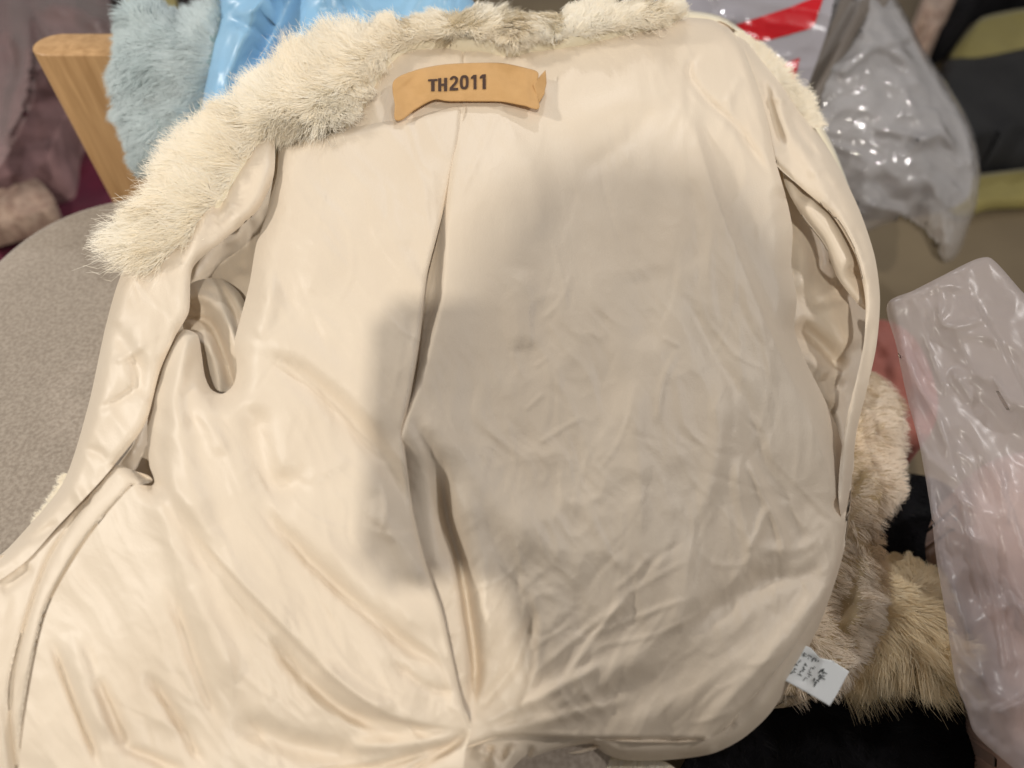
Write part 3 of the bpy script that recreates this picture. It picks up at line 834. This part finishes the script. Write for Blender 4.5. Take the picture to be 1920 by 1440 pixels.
# collar
COL = [(262, 478), (296, 400), (350, 322), (410, 252), (480, 188), (560, 132), (640, 92), (720, 58), (800, 36), (900, 28), (1000, 30), (1100, 20), (1200, 10), (1262, 14), (1270, 38), (1200, 52), (1100, 72), (1000, 82), (965, 90), (930, 80),
       (860, 74), (775, 84), (738, 100), (708, 142), (682, 190), (655, 222), (616, 236), (570, 230), (528, 236), (500, 252), (470, 300), (430, 360), (385, 425), (340, 468), (295, 490)]


def dome(P, rad, amp):
    B = cat(P, 8, True)

    def f(u, v):
        d = segdist(np.stack([u, v], 1), B, True)[0]
        x = np.clip(1 - d / rad, 0, 1)
        return amp * (np.sqrt(np.maximum(1 - x * x, 0)) - 1)
    return f


cdome = dome(COL, 44, .016)
collar = panel('fur_collar', COL, JP, lambda u, v: G(u, v) + .019 + cdome(u, v) + .0015 * fbm(u, v, 50, 5), M['hide'], jk, step=8, skirt=0.02)
cflow = field([(290, 450, -1, .35, 1.5), (320, 380, -1, .15, 1.5), (370, 320, -1, -.1, 1.5), (430, 250, -.9, -.35, 1.4), (500, 180, -.7, -.7, 1.5), (570, 130, -.5, -.9, 1.5), (650, 90, -.5, -.8, 1.3), (740, 60, -.6, -.4, 1.0), (360, 440, -.5, .8, 1.0),
               (430, 350, -.8, .5, .9), (500, 255, -.5, .6, .6), (560, 215, -.4, .8, .9), (620, 205, .2, .9, .9), (670, 180, .3, .6, .5), (600, 160, -.3, -.2, .9), (702, 130, -.4, .5, .4), (738, 96, -.6, .4, .4), (775, 80, -.7, .4, .4), (860, 70, .7, .5, .35), (1000, 78, .8, .4, .35), (1100, 66, .9, .3, .4),
               (820, 50, -.8, .1, .6), (900, 50, .9, .2, .6), (950, 66, .3, 1, .6), (1020, 50, -.9, .3, .5), (1100, 45, .9, .1, .5), (1200, 30, .8, .1, .6), (1260, 24, 1, -.1, .7), (900, 28, .1, -1, .6), (1100, 20, .2, -1, .6)])
fur('fur_pile', collar, 64000, cflow, 0.029, M['cream_hair'], collar.o, seed=3, width=0.0008, clump=0.6, nclump=700, lift=0.65, wav=0.5)

# fur showing past the lining's edge
TRIM_R = [(1375, 62), (1440, 108), (1495, 170), (1532, 232), (1520, 242), (1478, 200), (1430, 140)]
trimr = panel('fur_edge', TRIM_R, JP, lambda u, v: G(u, v) - .022, M['hide'], jk, step=8)
fur('fur_pile', trimr, 7000, field([(1380, 66, .5, -.9, .4), (1440, 110, .8, -.6, .9), (1490, 170, .95, -.4, 1.2), (1528, 235, .9, .2, 1.1)]), 0.013, M['cream_hair'], trimr.o, seed=5, width=0.0005, clump=0.6, nclump=160, lift=0.35, wav=0.5)
TRIM_B = [(985, 1415), (1080, 1412), (1160, 1424), (1250, 1430), (1290, 1480), (960, 1480)]
trimb = panel('fur_edge', TRIM_B, JP, lambda u, v: G(u, v) - .030, M['hide'], jk, step=10)
fur('fur_pile', trimb, 6000, lambda Q: np.tile([-.1, 1.0, 1.0], (len(Q), 1)), 0.016, M['cream_hair'], trimb.o, seed=6, width=0.0006, clump=0.7, lift=0.5)
TRIM_L = [(60, 1000), (105, 935), (132, 890), (150, 900), (120, 955), (70, 1012)]
triml = panel('fur_edge', TRIM_L, JP, lambda u, v: G(u, v) - .030, M['hide'], jk, step=8)
fur('fur_pile', triml, 2500, lambda Q: np.tile([-.8, -.3, 1.0], (len(Q), 1)), 0.009, M['cream_hair'], triml.o, seed=7, width=0.0005, lift=0.3)

# sewn neck label and its print
LAB = [(738, 152), (780, 131), (830, 121), (880, 118), (940, 118), (985, 127), (1009, 136), (1006, 158), (1008, 180), (1010, 203), (985, 198), (940, 190), (880, 189), (840, 189), (818, 186), (798, 193), (778, 205), (744, 226), (740, 195)]
lab_f = Folds([('g', [(760, 150), (790, 190)], 22, -.002), ('g', [(800, 120), (812, 190)], 20, .002), ('g', [(985, 120), (990, 200)], 8, .0015)])
H_lab0 = lambda u, v: np.maximum(H_right(u, v), H_left(u, v) - .002) + .007 + lab_f(u, v)
lab = panel('neck_label', LAB, JP, H_lab0, M['label'], jk, step=4, tight=False, bstep=4, solid=0.0008)
panel('folded_end', [(1000, 158), (1012, 143), (1023, 131), (1025, 155), (1020, 178), (1011, 193), (1006, 176)], JP, lambda u, v: H_lab0(u, v) + .001 - .00025 * (u - 1003), M['label'], lab.o, step=4, tight=True, solid=0.0008)


def glyph(polys, box, par, hf, mat, name='letter', step=2.5, shear=0.0, parent=None):
    """Strokes of one character, given in a unit box (y down), laid on the cloth."""
    x0, y0, x1, y1 = box
    V = []; T = []
    for P in polys:
        B = np.array([(x0 + (x1 - x0) * a, y0 + (y1 - y0) * b + shear * (x1 - x0) * a) for a, b in P], float)
        L = []
        for i in range(len(B)):
            a, b = B[i], B[(i + 1) % len(B)]
            L += [a + (b - a) * t for t in np.linspace(0, 1, max(2, int(np.hypot(*(b - a)) / step)), endpoint=False)]
        r = delaunay_2d_cdt([Vector((float(p[0]), float(p[1]))) for p in L], [], [list(range(len(L)))], 1, 1e-4, False)
        q = np.array([tuple(x) for x in r[0]])
        p3 = JP.at(q[:, 0], q[:, 1], hf(q[:, 0], q[:, 1]) + .0007)
        n0 = len(V)
        for f in r[2]:
            f = list(f)
            if not inside(q[f].mean(0)[None], np.array(L))[0]: continue
            nn = np.cross(p3[f[1]] - p3[f[0]], p3[f[2]] - p3[f[0]]) @ JP.n
            if nn < 0: f = f[::-1]
            T.append([n0 + i for i in f])
        V += p3.tolist()
    return mesh_np(name, V, tris=T, mat=mat, parent=parent)


def rect(a, b, c, d):
    return [(a, b), (c, b), (c, d), (a, d)]


def ring(n=18, t=0.33):
    o_ = [(0.5 + 0.5 * np.sign(math.cos(a)) * abs(math.cos(a)) ** .7, 0.5 + 0.5 * np.sign(math.sin(a)) * abs(math.sin(a)) ** .8) for a in np.linspace(0, 2 * math.pi, n + 1)]
    i_ = [(0.5 + (0.5 - t) * np.sign(math.cos(a)) * abs(math.cos(a)) ** .7, 0.5 + (0.5 - t * .55) * np.sign(math.sin(a)) * abs(math.sin(a)) ** .8) for a in np.linspace(0, 2 * math.pi, n + 1)]
    return [[o_[k], o_[k + 1], i_[k + 1], i_[k]] for k in range(n)]


GT = [rect(0, 0, 1, .17), rect(.32, .17, .70, 1)]
GH = [rect(0, 0, .36, 1), rect(.64, 0, 1, 1), rect(.36, .42, .64, .60)]
G1 = [rect(.45, 0, 1, 1), [(.45, 0), (.45, .24), (0, .30), (0, .15)]]
arc = [(0.5 + 0.5 * math.cos(a), .27 + .27 * math.sin(a)) for a in np.linspace(math.pi * 1.02, math.pi * 2.12, 9)]
arci = [(0.5 + 0.17 * math.cos(a), .27 + .11 * math.sin(a)) for a in np.linspace(math.pi * 1.02, math.pi * 2.12, 9)]
G2 = [[arc[k], arc[k + 1], arci[k + 1], arci[k]] for k in range(8)] + [[arc[8], (.92, .48), (.42, .82), (0, .86), (0, .80), (.60, .42), arci[8]], rect(0, .82, 1, 1)]
for g, box in ((GT, (802.5, 148.5, 820.5, 171.5)), (GH, (821.5, 146.5, 838.5, 171.5)), (G2, (843, 142.5, 859, 170)), (ring(), (862, 141, 879, 168)), (G1, (883, 140.5, 893.5, 167.5)), (G1, (899.5, 139.5, 911, 167.5))):
    glyph(g, box, None, H_lab0, M['ink'], 'letter', shear=-0.05, parent=lab.o)

# care tag at the side seam
TAG = [(1496, 1206), (1520, 1214), (1538, 1234), (1560, 1238), (1592, 1259), (1575, 1292), (1556, 1324), (1515, 1300), (1472, 1276), (1484, 1240)]
tag_h = lambda u, v: G(np.full_like(u, 1500.), np.full_like(v, 1240.)) - .012 + Folds([('g', [(1528, 1225), (1505, 1290)], 16, -.003)])(u, v) - .00006 * (u - 1500)
ctag = panel('care_tag', TAG, JP, tag_h, M['tag'], jk, step=4, tight=True, solid=0.0006)
g7 = np.random.default_rng(11)
e1 = unit((96, 52)); e2 = unit((-40, 64))                # along and across the tag, in photo pixels


def tagpt(a, b):
    return np.array([1500, 1216]) + e1 * a + e2 * b


def tag_row(name, a0, b0, n, size, horizontal, dens=0.6):
    V = []; T = []
    for i in range(n):
        cell = np.array([a0, b0], float) + (np.array([i * size * 1.05, 0]) if horizontal else np.array([0, i * size * 1.05]))
        for k in range(6):
            if g7.random() > dens + 0.2: continue
            p = cell + g7.random(2) * size * 0.8
            ln = size * (0.35 + 0.4 * g7.random()); th = size * 0.14
            d = (ln, th) if g7.random() < 0.5 else (th, ln)
            cs = [p, p + (d[0], 0), p + d, p + (0, d[1])]
            q = np.array([tagpt(*c) for c in cs])
            p3 = JP.at(q[:, 0], q[:, 1], tag_h(q[:, 0], q[:, 1]) + .0006)
            n0 = len(V); V += p3.tolist(); T.append((n0 + 3, n0 + 2, n0 + 1, n0))
    return mesh_np(name, V, quads=T, mat=M['tagink'], parent=ctag.o, smooth=False)


tag_row('printed_line', 2, 2, 5, 8, True, .7)
tag_row('printed_line', 6, 17, 4, 8, False, .5)
tag_row('printed_line', 21, 17, 4, 7.5, False, .5)
tag_row('printed_line', 36, 17, 4, 7.5, False, .5)
tag_row('printed_line', 52, 8, 3, 13, False, .9)

#@@GARMENTS
# pale blue-grey fur coat over the chair back
BP = Plane((-0.36, 0.80, 0.60), (-0.1, -0.75, 0.66))
BF = [(232, 60), (240, 22), (290, 16), (345, 40), (390, 24), (425, 10), (436, 60), (420, 150), (400, 220), (385, 262), (350, 296), (290, 318), (262, 300), (235, 230), (218, 150)]
bdome = dome(BF, 60, .045)
blue_coat = thing('fur_coat', tuple(BP.at(np.array(320.), np.array(300.))), 'pale blue grey fur coat hanging over the chair back beside the wooden post', 'coat')
bc = panel('fur_body', BF, BP, lambda u, v: bdome(u, v) + .03 + .004 * fbm(u, v, 60, 5), M['blue_hide'], blue_coat, step=10, skirt=0.06)
fur('fur_pile', bc, 22000, field([(230, 60, -1, -.3), (300, 100, -.9, .25), (250, 250, -1, .35), (350, 200, -.8, .4), (380, 40, -.4, -.7), (450, 150, -.8, .4), (300, 20, -.2, -1)]), 0.021, M['blue_hair'], bc.o, seed=12, width=0.0009, clump=0.5, nclump=900, lift=0.35, wav=0.15)

# blue satin garment
SP = Plane((-0.2, 0.84, 0.66), (0, -0.7, 0.7))
ST = [(410, 40), (430, -60), (800, -60), (900, 40), (760, 140), (640, 200), (480, 270), (370, 300), (330, 270), (372, 230), (384, 160), (398, 90)]
satin_f = Folds([('g', [(500, -40), (470, 40), (430, 120), (400, 240)], 20, .014), ('g', [(560, -40), (530, 40), (500, 100), (480, 160)], 24, -.030), ('g', [(440, 60), (420, 130), (410, 210)], 7, -.005), ('g', [(425, 30), (470, 20), (510, -20)], 9, .008),
                 ('g', [(430, 10), (450, 45), (500, 60)], 8, -.006), ('g', [(560, 60), (600, 40), (680, 50)], 14, .006), ('g', [(600, 0), (605, 60), (560, 100)], 12, -.005), ('g', [(620, 60), (680, 100)], 30, .008)])
sat = thing('satin_jacket', tuple(SP.at(np.array(560.), np.array(200.))), 'shiny sky blue satin garment heaped behind the cream fur collar', 'jacket')
panel('satin_body', ST, SP, lambda u, v: .035 + satin_f(u, v) + .006 * crumple(u, v, 70, 110, 2, 71) + dome(ST, 40, .03)(u, v), M['satin'], sat, step=6, skirt=0.05)

# things behind on the floor, upper left
o = tag(panel('dark_coat', [(150, 60), (160, -80), (260, -120), (470, -120), (470, 30), (400, 60), (330, 70), (240, 60)], horiz(0.30), lambda u, v: .02 * fbm(u, v, 90, 4), M['coat'], None, step=14, skirt=0.28).o, 'dark brown black coat heaped behind the pale blue fur', 'coat')
o = tag(panel('folded_cloth', [(248, -40), (310, -60), (330, 10), (320, 34), (250, 30), (236, 0)], horiz(0.36), lambda u, v: .01 * fbm(u, v, 60, 6), M['yellow'], None, step=8, skirt=0.03).o, 'small yellowish cloth above the pale blue fur coat', 'cloth')
o = tag(panel('garment_heap', [(-120, -120), (180, -120), (230, 0), (220, 120), (120, 230), (90, 300), (30, 330), (-120, 340)], horiz(0.22), lambda u, v: .03 * fbm(u, v, 110, 9), M['mauve'], None, step=14, skirt=0.2).o, 'brownish mauve garment inside the pink plastic bag', 'garment')
pf = Folds([('g', [(30, -20), (45, 100), (20, 220), (0, 290)], 14, .02), ('g', [(50, 0), (58, 130), (30, 240)], 8, .016), ('g', [(10, 60), (30, 150)], 10, -.012), ('g', [(60, 10), (150, 20), (200, 60)], 18, .02)])
o = tag(panel('plastic_bag', [(-120, -120), (170, -120), (200, -20), (214, 60), (160, 110), (75, 130), (62, 190), (20, 280), (-20, 330), (-120, 350)], horiz(0.34), lambda u, v: pf(u, v) + .010 * crumple(u, v, 90, 100, 2.5, 81), M['pinkfilm'], None, step=8, solid=0).o, 'clear pinkish plastic bag behind the wooden chair post', 'plastic bag')
o = tag(panel('wine_cloth', [(-120, 260), (40, 240), (120, 150), (240, 200), (330, 300), (300, 430), (200, 480), (60, 520), (-120, 560)], horiz(0.12), lambda u, v: .012 * fbm(u, v, 90, 10), M['wine'], None, step=14, skirt=0.1).o, 'deep wine red cloth on the floor between post and seat', 'cloth')
o = tag(panel('lace_cloth', [(-80, 330), (10, 322), (60, 330), (90, 356), (104, 385), (70, 398), (10, 415), (-80, 425)], horiz(0.2), lambda u, v: .010 * fbm(u, v, 40, 11), M['lace'], None, step=8, skirt=0.05).o, 'beige lacy cloth lying on the wine red cloth', 'cloth')

# red and white glossy bag
RP = Plane((0.28, 1.02, 0.45), (0.05, -0.75, 0.66))
sb = thing('shopping_bag', tuple(RP.at(np.array(1400.), np.array(230.))), 'glossy white shopping bag with a red stripe behind the jacket shoulder', 'bag')
rf = Folds([('g', [(1270, 10), (1330, 40), (1400, 30)], 16, .012), ('g', [(1480, 180), (1440, 120), (1400, 90)], 14, .006), ('g', [(1300, -40), (1340, 20), (1330, 80)], 10, -.008)])
H_rb = lambda u, v: rf(u, v) + .006 * crumple(u, v, 80, 20, 2, 91)
RB = [(1180, -90), (1560, -90), (1560, 20), (1530, 120), (1480, 240), (1440, 290), (1300, 200), (1200, 100)]
panel('bag_film', RB, RP, H_rb, M['bag_white'], sb, step=7, solid=0)
panel('printed_stripe', [(1330, 62), (1400, 40), (1480, 14), (1530, -6), (1546, -10), (1528, 46), (1518, 54), (1440, 76), (1385, 80), (1350, 90)], RP, lambda u, v: H_rb(u, v) + .0015, M['bag_red'], sb, step=5, tight=True, solid=0)
panel('printed_stripe', [(1440, 132), (1500, 108), (1490, 150), (1470, 160)], RP, lambda u, v: H_rb(u, v) + .0015, M['bag_red'], sb, step=5, tight=True, solid=0)
panel('bag_back', RB, RP, lambda u, v: -.05 + .02 * fbm(u, v, 120, 14), M['grey'], sb, step=14)

# clear bag with a grey garment inside
CP = Plane((0.50, 1.05, 0.36), (0.1, -0.6, 0.78))
CB = [(1600, -60), (1660, -30), (1700, 30), (1730, 90), (1785, 170), (1822, 240), (1838, 310), (1832, 380), (1815, 430), (1800, 472), (1775, 494), (1748, 480), (1728, 440), (1690, 415), (1640, 430), (1600, 440), (1560, 380), (1500, 280), (1470, 180), (1500, 110), (1550, 20), (1570, -60)]
cbd = dome(CB, 120, .09)
cf = Folds([('g', [(1640, 20), (1690, 100), (1740, 190)], 14, .012), ('g', [(1600, 60), (1660, 80), (1720, 60)], 10, .01), ('g', [(1560, 150), (1650, 90), (1740, 140)], 12, .012), ('g', [(1620, 240), (1700, 250), (1770, 270)], 10, .012), ('g', [(1700, 290), (1760, 250), (1800, 290)], 9, .012), ('g', [(1620, 330), (1680, 370), (1760, 360)], 16, -.014), ('g', [(1600, 380), (1680, 395), (1740, 440)], 10, .014), ('g', [(1480, 170), (1560, 100), (1640, 0)], 14, -.016)])
tag(panel('plastic_bag', CB, CP, lambda u, v: .09 + cbd(u, v) + cf(u, v) + .010 * crumple(u, v, 60, 30, 1.6, 95), M['clear'], None, step=6, solid=0).o, 'crinkled clear plastic bag with highlights beside the jacket shoulder', 'plastic bag')
GI = [(1600, -70), (1650, -40), (1690, 30), (1740, 130), (1800, 230), (1822, 310), (1815, 370), (1770, 395), (1690, 395), (1640, 410), (1590, 410), (1520, 280), (1500, 180), (1540, 60)]
tag(panel('grey_garment', GI, CP, lambda u, v: .03 + dome(GI, 90, .07)(u, v) + .014 * fbm(u, v, 70, 15), M['grey'], None, step=10, skirt=0.10).o, 'folded grey garment packed inside the crinkled clear bag', 'garment')
tag(panel('bag_strap', [(1490, 250), (1515, 262), (1570, 160), (1640, 40), (1690, -60), (1610, -60), (1560, 40), (1510, 160)], CP, lambda u, v: .07 + Folds([('g', [(1500, 250), (1560, 120), (1640, -30)], 16, .02)])(u, v), M['strap'], None, step=7).o, 'taupe folded strap between the striped bag and clear bag', 'strap')

# upper right floor
bfur = panel('black_coat', [(1750, 50), (1760, 0), (1790, -60), (1850, -140), (2050, -140), (2050, -40), (1900, -40), (1850, -20), (1815, 25), (1780, 55)], horiz(0.12), lambda u, v: .02 * fbm(u, v, 70, 16), M['black'], None, step=10, skirt=0.11)
tag(bfur.o, 'black shaggy fur coat in the corner beyond the clear bag', 'coat')
fur('fur_pile', bfur, 4000, lambda Q: np.tile([-.5, .9], (len(Q), 1)), 0.05, M['black_hair'], bfur.o, seed=15, width=0.0012, clump=0.6, lift=0.4)
tag(panel('yellow_cloth', [(1790, 90), (1850, 30), (2050, 20), (2050, 110), (1850, 130), (1780, 130)], horiz(0.05), lambda u, v: .006 * fbm(u, v, 60, 17), M['yellow'], None, step=12, skirt=0.045).o, 'yellow cloth strip between the black fur and black pack', 'cloth')
tag(panel('black_pack', [(1770, 118), (1830, 108), (2060, 90), (2060, 240), (1900, 250), (1800, 266), (1770, 230)], horiz(0.14), lambda u, v: .012 * fbm(u, v, 80, 18), M['blackbag'], None, step=12, skirt=0.13, roll=[(None, 22, .03)]).o, 'black soft pack lying on the floor beside the clear bag', 'bag')
tag(panel('yellow_cloth', [(1780, 345), (1850, 325), (2060, 312), (2060, 362), (1860, 378), (1790, 392)], horiz(0.03), lambda u, v: .004 * fbm(u, v, 60, 19), M['yellow'], None, step=12, skirt=0.025).o, 'yellow strip showing below the black soft pack', 'cloth')
tag(panel('beige_fur', [(1730, 20), (1745, -40), (1790, -60), (1800, -20), (1775, 10), (1758, 50), (1742, 55)], horiz(0.22), lambda u, v: .012 * fbm(u, v, 30, 20), M['lace'], None, step=7, skirt=0.2).o, 'small beige scrap of fur at the top of the clear bag', 'fur')

# tan fur coat and black coat beside the jacket
TZ = horiz(0.37)
tan = thing('fur_coat', tuple(TZ.at(np.array(1650.), np.array(1100.))), 'tan long haired fur coat lying beside the jacket under the care tag', 'coat')
T1 = [(1480, 700), (1560, 680), (1640, 700), (1690, 760), (1686, 850), (1694, 930), (1660, 960), (1648, 1010), (1660, 1090), (1640, 1180), (1600, 1250), (1560, 1290), (1500, 1310), (1440, 1300), (1450, 1100), (1500, 900)]
T2 = [(1600, 1080), (1640, 1060), (1700, 1048), (1745, 1075), (1790, 1120), (1800, 1200), (1790, 1262), (1730, 1250), (1670, 1250), (1610, 1262), (1560, 1260), (1570, 1160)]
t1 = panel('fur_body', T1, horiz(0.41), lambda u, v: .01 * fbm(u, v, 60, 22) + dome(T1, 50, .03)(u, v), M['tan_hide'], tan, step=10, skirt=0.06)
t2 = panel('fur_cuff', T2, TZ, lambda u, v: .006 * fbm(u, v, 60, 23) + dome(T2, 50, .03)(u, v), M['tan_hide'], tan, step=10, skirt=0.05)
fur('fur_pile', t1, 16000, field([(1600, 750, .5, .6, .8), (1680, 900, 1, .3, .7), (1600, 1000, .4, .8, .8), (1620, 1150, .7, .5, .7), (1540, 1280, .2, 1, .8)]), 0.017, M['pink_hair'], t1.o, seed=21, width=0.0008, clump=0.5, lift=0.45, wav=0.12)
fur('fur_pile', t2, 14000, field([(1620, 1080, .3, .4, .5), (1700, 1060, .2, -.6, .35), (1780, 1120, .9, .5, .6), (1600, 1200, .1, 1, 1.2), (1690, 1220, .45, 1, 1.4), (1770, 1220, .6, .9, 1.3)]), 0.034, M['tan_hair'], t2.o, seed=22, width=0.0009, clump=0.8, nclump=260, lift=0.3, droop=0.25)
blk = panel('black_coat', [(1250, 1560), (1300, 1400), (1420, 1300), (1560, 1100), (1650, 900), (1760, 900), (1860, 1000), (1880, 1300), (1850, 1560)], horiz(0.28), lambda u, v: .012 * fbm(u, v, 110, 24), M['black'], None, step=14, skirt=0.27)
tag(blk.o, 'black woollen coat beneath the tan fur and the jacket hem', 'coat')
fur('fur_pile', blk, 6000, lambda Q: np.tile([.3, 1.0], (len(Q), 1)), 0.012, M['black_hair'], blk.o, seed=25, width=0.0008, lift=0.8)
tag(panel('rose_cloth', [(1600, 620), (1660, 600), (1720, 640), (1760, 760), (1720, 840), (1640, 800), (1600, 740)], horiz(0.30), lambda u, v: .012 * fbm(u, v, 50, 26), M['rose'], None, step=10, skirt=0.28).o, 'rose brown cloth between the tan fur and the milky bag', 'cloth')

# milky bag at the near corner
MP = Plane((0.42, 0.42, 0.50), (-0.25, -0.35, 0.90))
MB_ = [(1664, 570), (1712, 545), (1765, 518), (1830, 486), (1858, 484), (1915, 545), (2010, 640), (2060, 900), (2060, 1500), (1930, 1460), (1870, 1415), (1826, 1372), (1812, 1330), (1792, 1280), (1776, 1170), (1756, 1050), (1744, 950), (1724, 835), (1700, 742), (1680, 645)]
mf = Folds([('f', [(1800, 540), (1850, 610), (1900, 700), (1950, 800)], 6, .014, 40), ('g', [(1700, 560), (1770, 535), (1830, 545)], 8, .006), ('g', [(1760, 560), (1770, 610), (1850, 600)], 8, .008), ('g', [(1780, 690), (1810, 730), (1830, 760)], 9, .010), ('g', [(1860, 700), (1880, 740), (1900, 780)], 6, .008),
            ('g', [(1690, 640), (1720, 720), (1760, 790), (1790, 880)], 10, .010), ('f', [(1760, 790), (1800, 900), (1850, 1010), (1900, 1120), (1960, 1250)], 8, .012, 36), ('g', [(1780, 800), (1830, 860), (1870, 960)], 10, -.008), ('g', [(1740, 900), (1770, 1050), (1800, 1150), (1830, 1260)], 9, .010),
            ('g', [(1790, 900), (1830, 1050), (1870, 1180)], 7, .008), ('g', [(1820, 980), (1870, 1120), (1900, 1290)], 8, .010), ('f', [(1850, 1340), (1890, 1325), (1960, 1290)], 5, .016, 40), ('g', [(1770, 1160), (1800, 1230), (1860, 1290)], 12, .008), ('g', [(1760, 1000), (1780, 1090)], 5, -.006), ('g', [(1870, 850), (1900, 950), (1940, 1050)], 8, -.008)])
tag(panel('plastic_bag', MB_, MP, lambda u, v: .045 + dome(MB_, 14, .006)(u, v) + 0.6 * mf(u, v) + .007 * crumple(u, v, 130, 62, 3.0, 101) + .0024 * crumple(u, v, 60, 40, 2.0, 104), M['milky'], None, step=6, solid=0).o, 'milky pinkish plastic bag hanging at the near corner', 'plastic bag')
PC = [(1785, 980), (1820, 890), (1900, 850), (2080, 860), (2080, 1540), (1880, 1540), (1860, 1400), (1840, 1250), (1805, 1100)]
tag(panel('peach_garment', PC, MP, lambda u, v: -.03 + .012 * fbm(u, v, 110, 28) + dome(PC, 50, .03)(u, v), M['peach'], None, step=12, skirt=0.12).o, 'peach garment packed inside the milky plastic bag', 'garment')

#@@PERSON
# The photographer and the phone, whose shadow falls on the lining; both stand behind the lens, outside the picture.
def pov(x, up, back):
    return CAM + RT * x + UP * up - AX * back


ph_c = pov(-0.024, -0.058, 0.012)
import bmesh
bm = bmesh.new()
bmesh.ops.create_cube(bm, size=1)
bmesh.ops.scale(bm, vec=(0.078, 0.152, 0.0085), verts=bm.verts)
bmesh.ops.bevel(bm, geom=[e for e in bm.edges if abs(e.verts[0].co.z - e.verts[1].co.z) > 0.005], offset=0.010, segments=6, affect='EDGES')
me = bpy.data.meshes.new('phone'); bm.to_mesh(me); bm.free()
me.materials.append(M['phone'])
phone = bpy.data.objects.new('phone', me)
link(phone)
phone.location = ph_c
phone.rotation_euler = (R(90) - PITCH, 0, 0)
tag(phone, 'dark phone held upright in one hand by the photographer', 'phone')

J = {}
E = []


def chain(pts, start=None):
    prev = start
    for k, (p, r) in enumerate(pts):
        i = len(J)
        J[i] = (tuple(p), r)
        if prev is not None: E.append((prev, i))
        prev = i
    return prev


BX = 0.175
pel = chain([((BX + .02, -.74, .92), .15)])
ch = chain([((BX + .01, -.69, 1.08), .145), ((BX, -.58, 1.24), .165), ((BX - .01, -.50, 1.355), .125)], pel)
nk = chain([((BX - .05, -.49, 1.42), .058)], ch)
hd = chain([((BX - .075, -.45, 1.475), .088), ((BX - .085, -.44, 1.53), .092), ((BX - .09, -.44, 1.585), .062)], nk)
nose = chain([((BX - .11, -.350, 1.49), .018)], hd - 1)


def arm(sh, el, wr, palm, fingers, thumb):
    s0 = chain([(sh, .062)], ch - 0)
    e0 = chain([(np.add(sh, el) / 2, .052), (el, .042)], s0)
    w0 = chain([(np.add(np.multiply(el, .5), np.multiply(wr, .5)), .038), (wr, .027)], e0)
    p0 = chain([(palm, .026)], w0)
    for f in fingers:
        chain([(f[0], .0095), (f[1], .0085), (f[2], .0078)], p0)
    chain([(thumb[0], .011), (thumb[1], .0095), (thumb[2], .009)], w0)


# the hand that holds the phone closes round its side from behind
hf_ = [(pov(.026, -.035 - .018 * k, .026), pov(.030, -.035 - .018 * k, .010), pov(.014 + .003 * abs(k - 1), -.033 - .018 * k, -.001)) for k in range(4)]
arm((BX + .15, -.50, 1.32), tuple(pov(.15, -.30, .17)), pov(.045, -.160, .065), pov(.040, -.090, .044), hf_, (pov(.020, -.130, .040), pov(-.005, -.120, .030), pov(-.025, -.105, .026)))
# the other arm hangs by the side
dn = np.array([BX - .17, -.60, .78])
fg = [(dn + (.010 * k - .015, .02, -.07), dn + (.010 * k - .015, .035, -.10), dn + (.010 * k - .015, .035, -.125)) for k in range(4)]
arm((BX - .16, -.60, 1.31), (BX - .20, -.70, 1.05), tuple(dn + (0, 0, .06)), tuple(dn), fg, (dn + (.03, .02, .0), dn + (.035, .04, -.03), dn + (.03, .05, -.055)))
for sx in (-1, 1):
    chain([((BX + .02 + sx * .09, -.74, .86), .10), ((BX + .02 + sx * .10, -.70, .48), .065), ((BX + .02 + sx * .10, -.74, .09), .045), ((BX + .02 + sx * .11, -.64, .035), .038), ((BX + .02 + sx * .115, -.57, .03), .032)], pel)
me = bpy.data.meshes.new('skeleton')
me.from_pydata([J[i][0] for i in range(len(J))], E, [])
sk = bpy.data.objects.new('skeleton', me)
S.collection.objects.link(sk)
md = sk.modifiers.new('skin', 'SKIN')
for i in range(len(J)):
    d = me.skin_vertices[0].data[i]
    d.radius = (J[i][1], J[i][1])
    d.use_root = i == pel
md.use_smooth_shade = True
sub = sk.modifiers.new('sub', 'SUBSURF'); sub.levels = 2; sub.render_levels = 2
bpy.context.view_layer.update()
dg = bpy.context.evaluated_depsgraph_get()
bm_me = bpy.data.meshes.new_from_object(sk.evaluated_get(dg))
bpy.data.objects.remove(sk)
bm_me.name = 'person'
bm_me.materials.clear()
for k in ('knit', 'skin'): bm_me.materials.append(M[k])
for p in bm_me.polygons:
    c = np.array(p.center)
    p.use_smooth = True
    p.material_index = 1 if (c[2] > 1.42 or np.linalg.norm(c - ph_c) < 0.125) else 0
person = bpy.data.objects.new('person', bm_me)
link(person)
tag(person, 'person in dark knitwear leaning forward, holding a phone over the jacket', 'person')
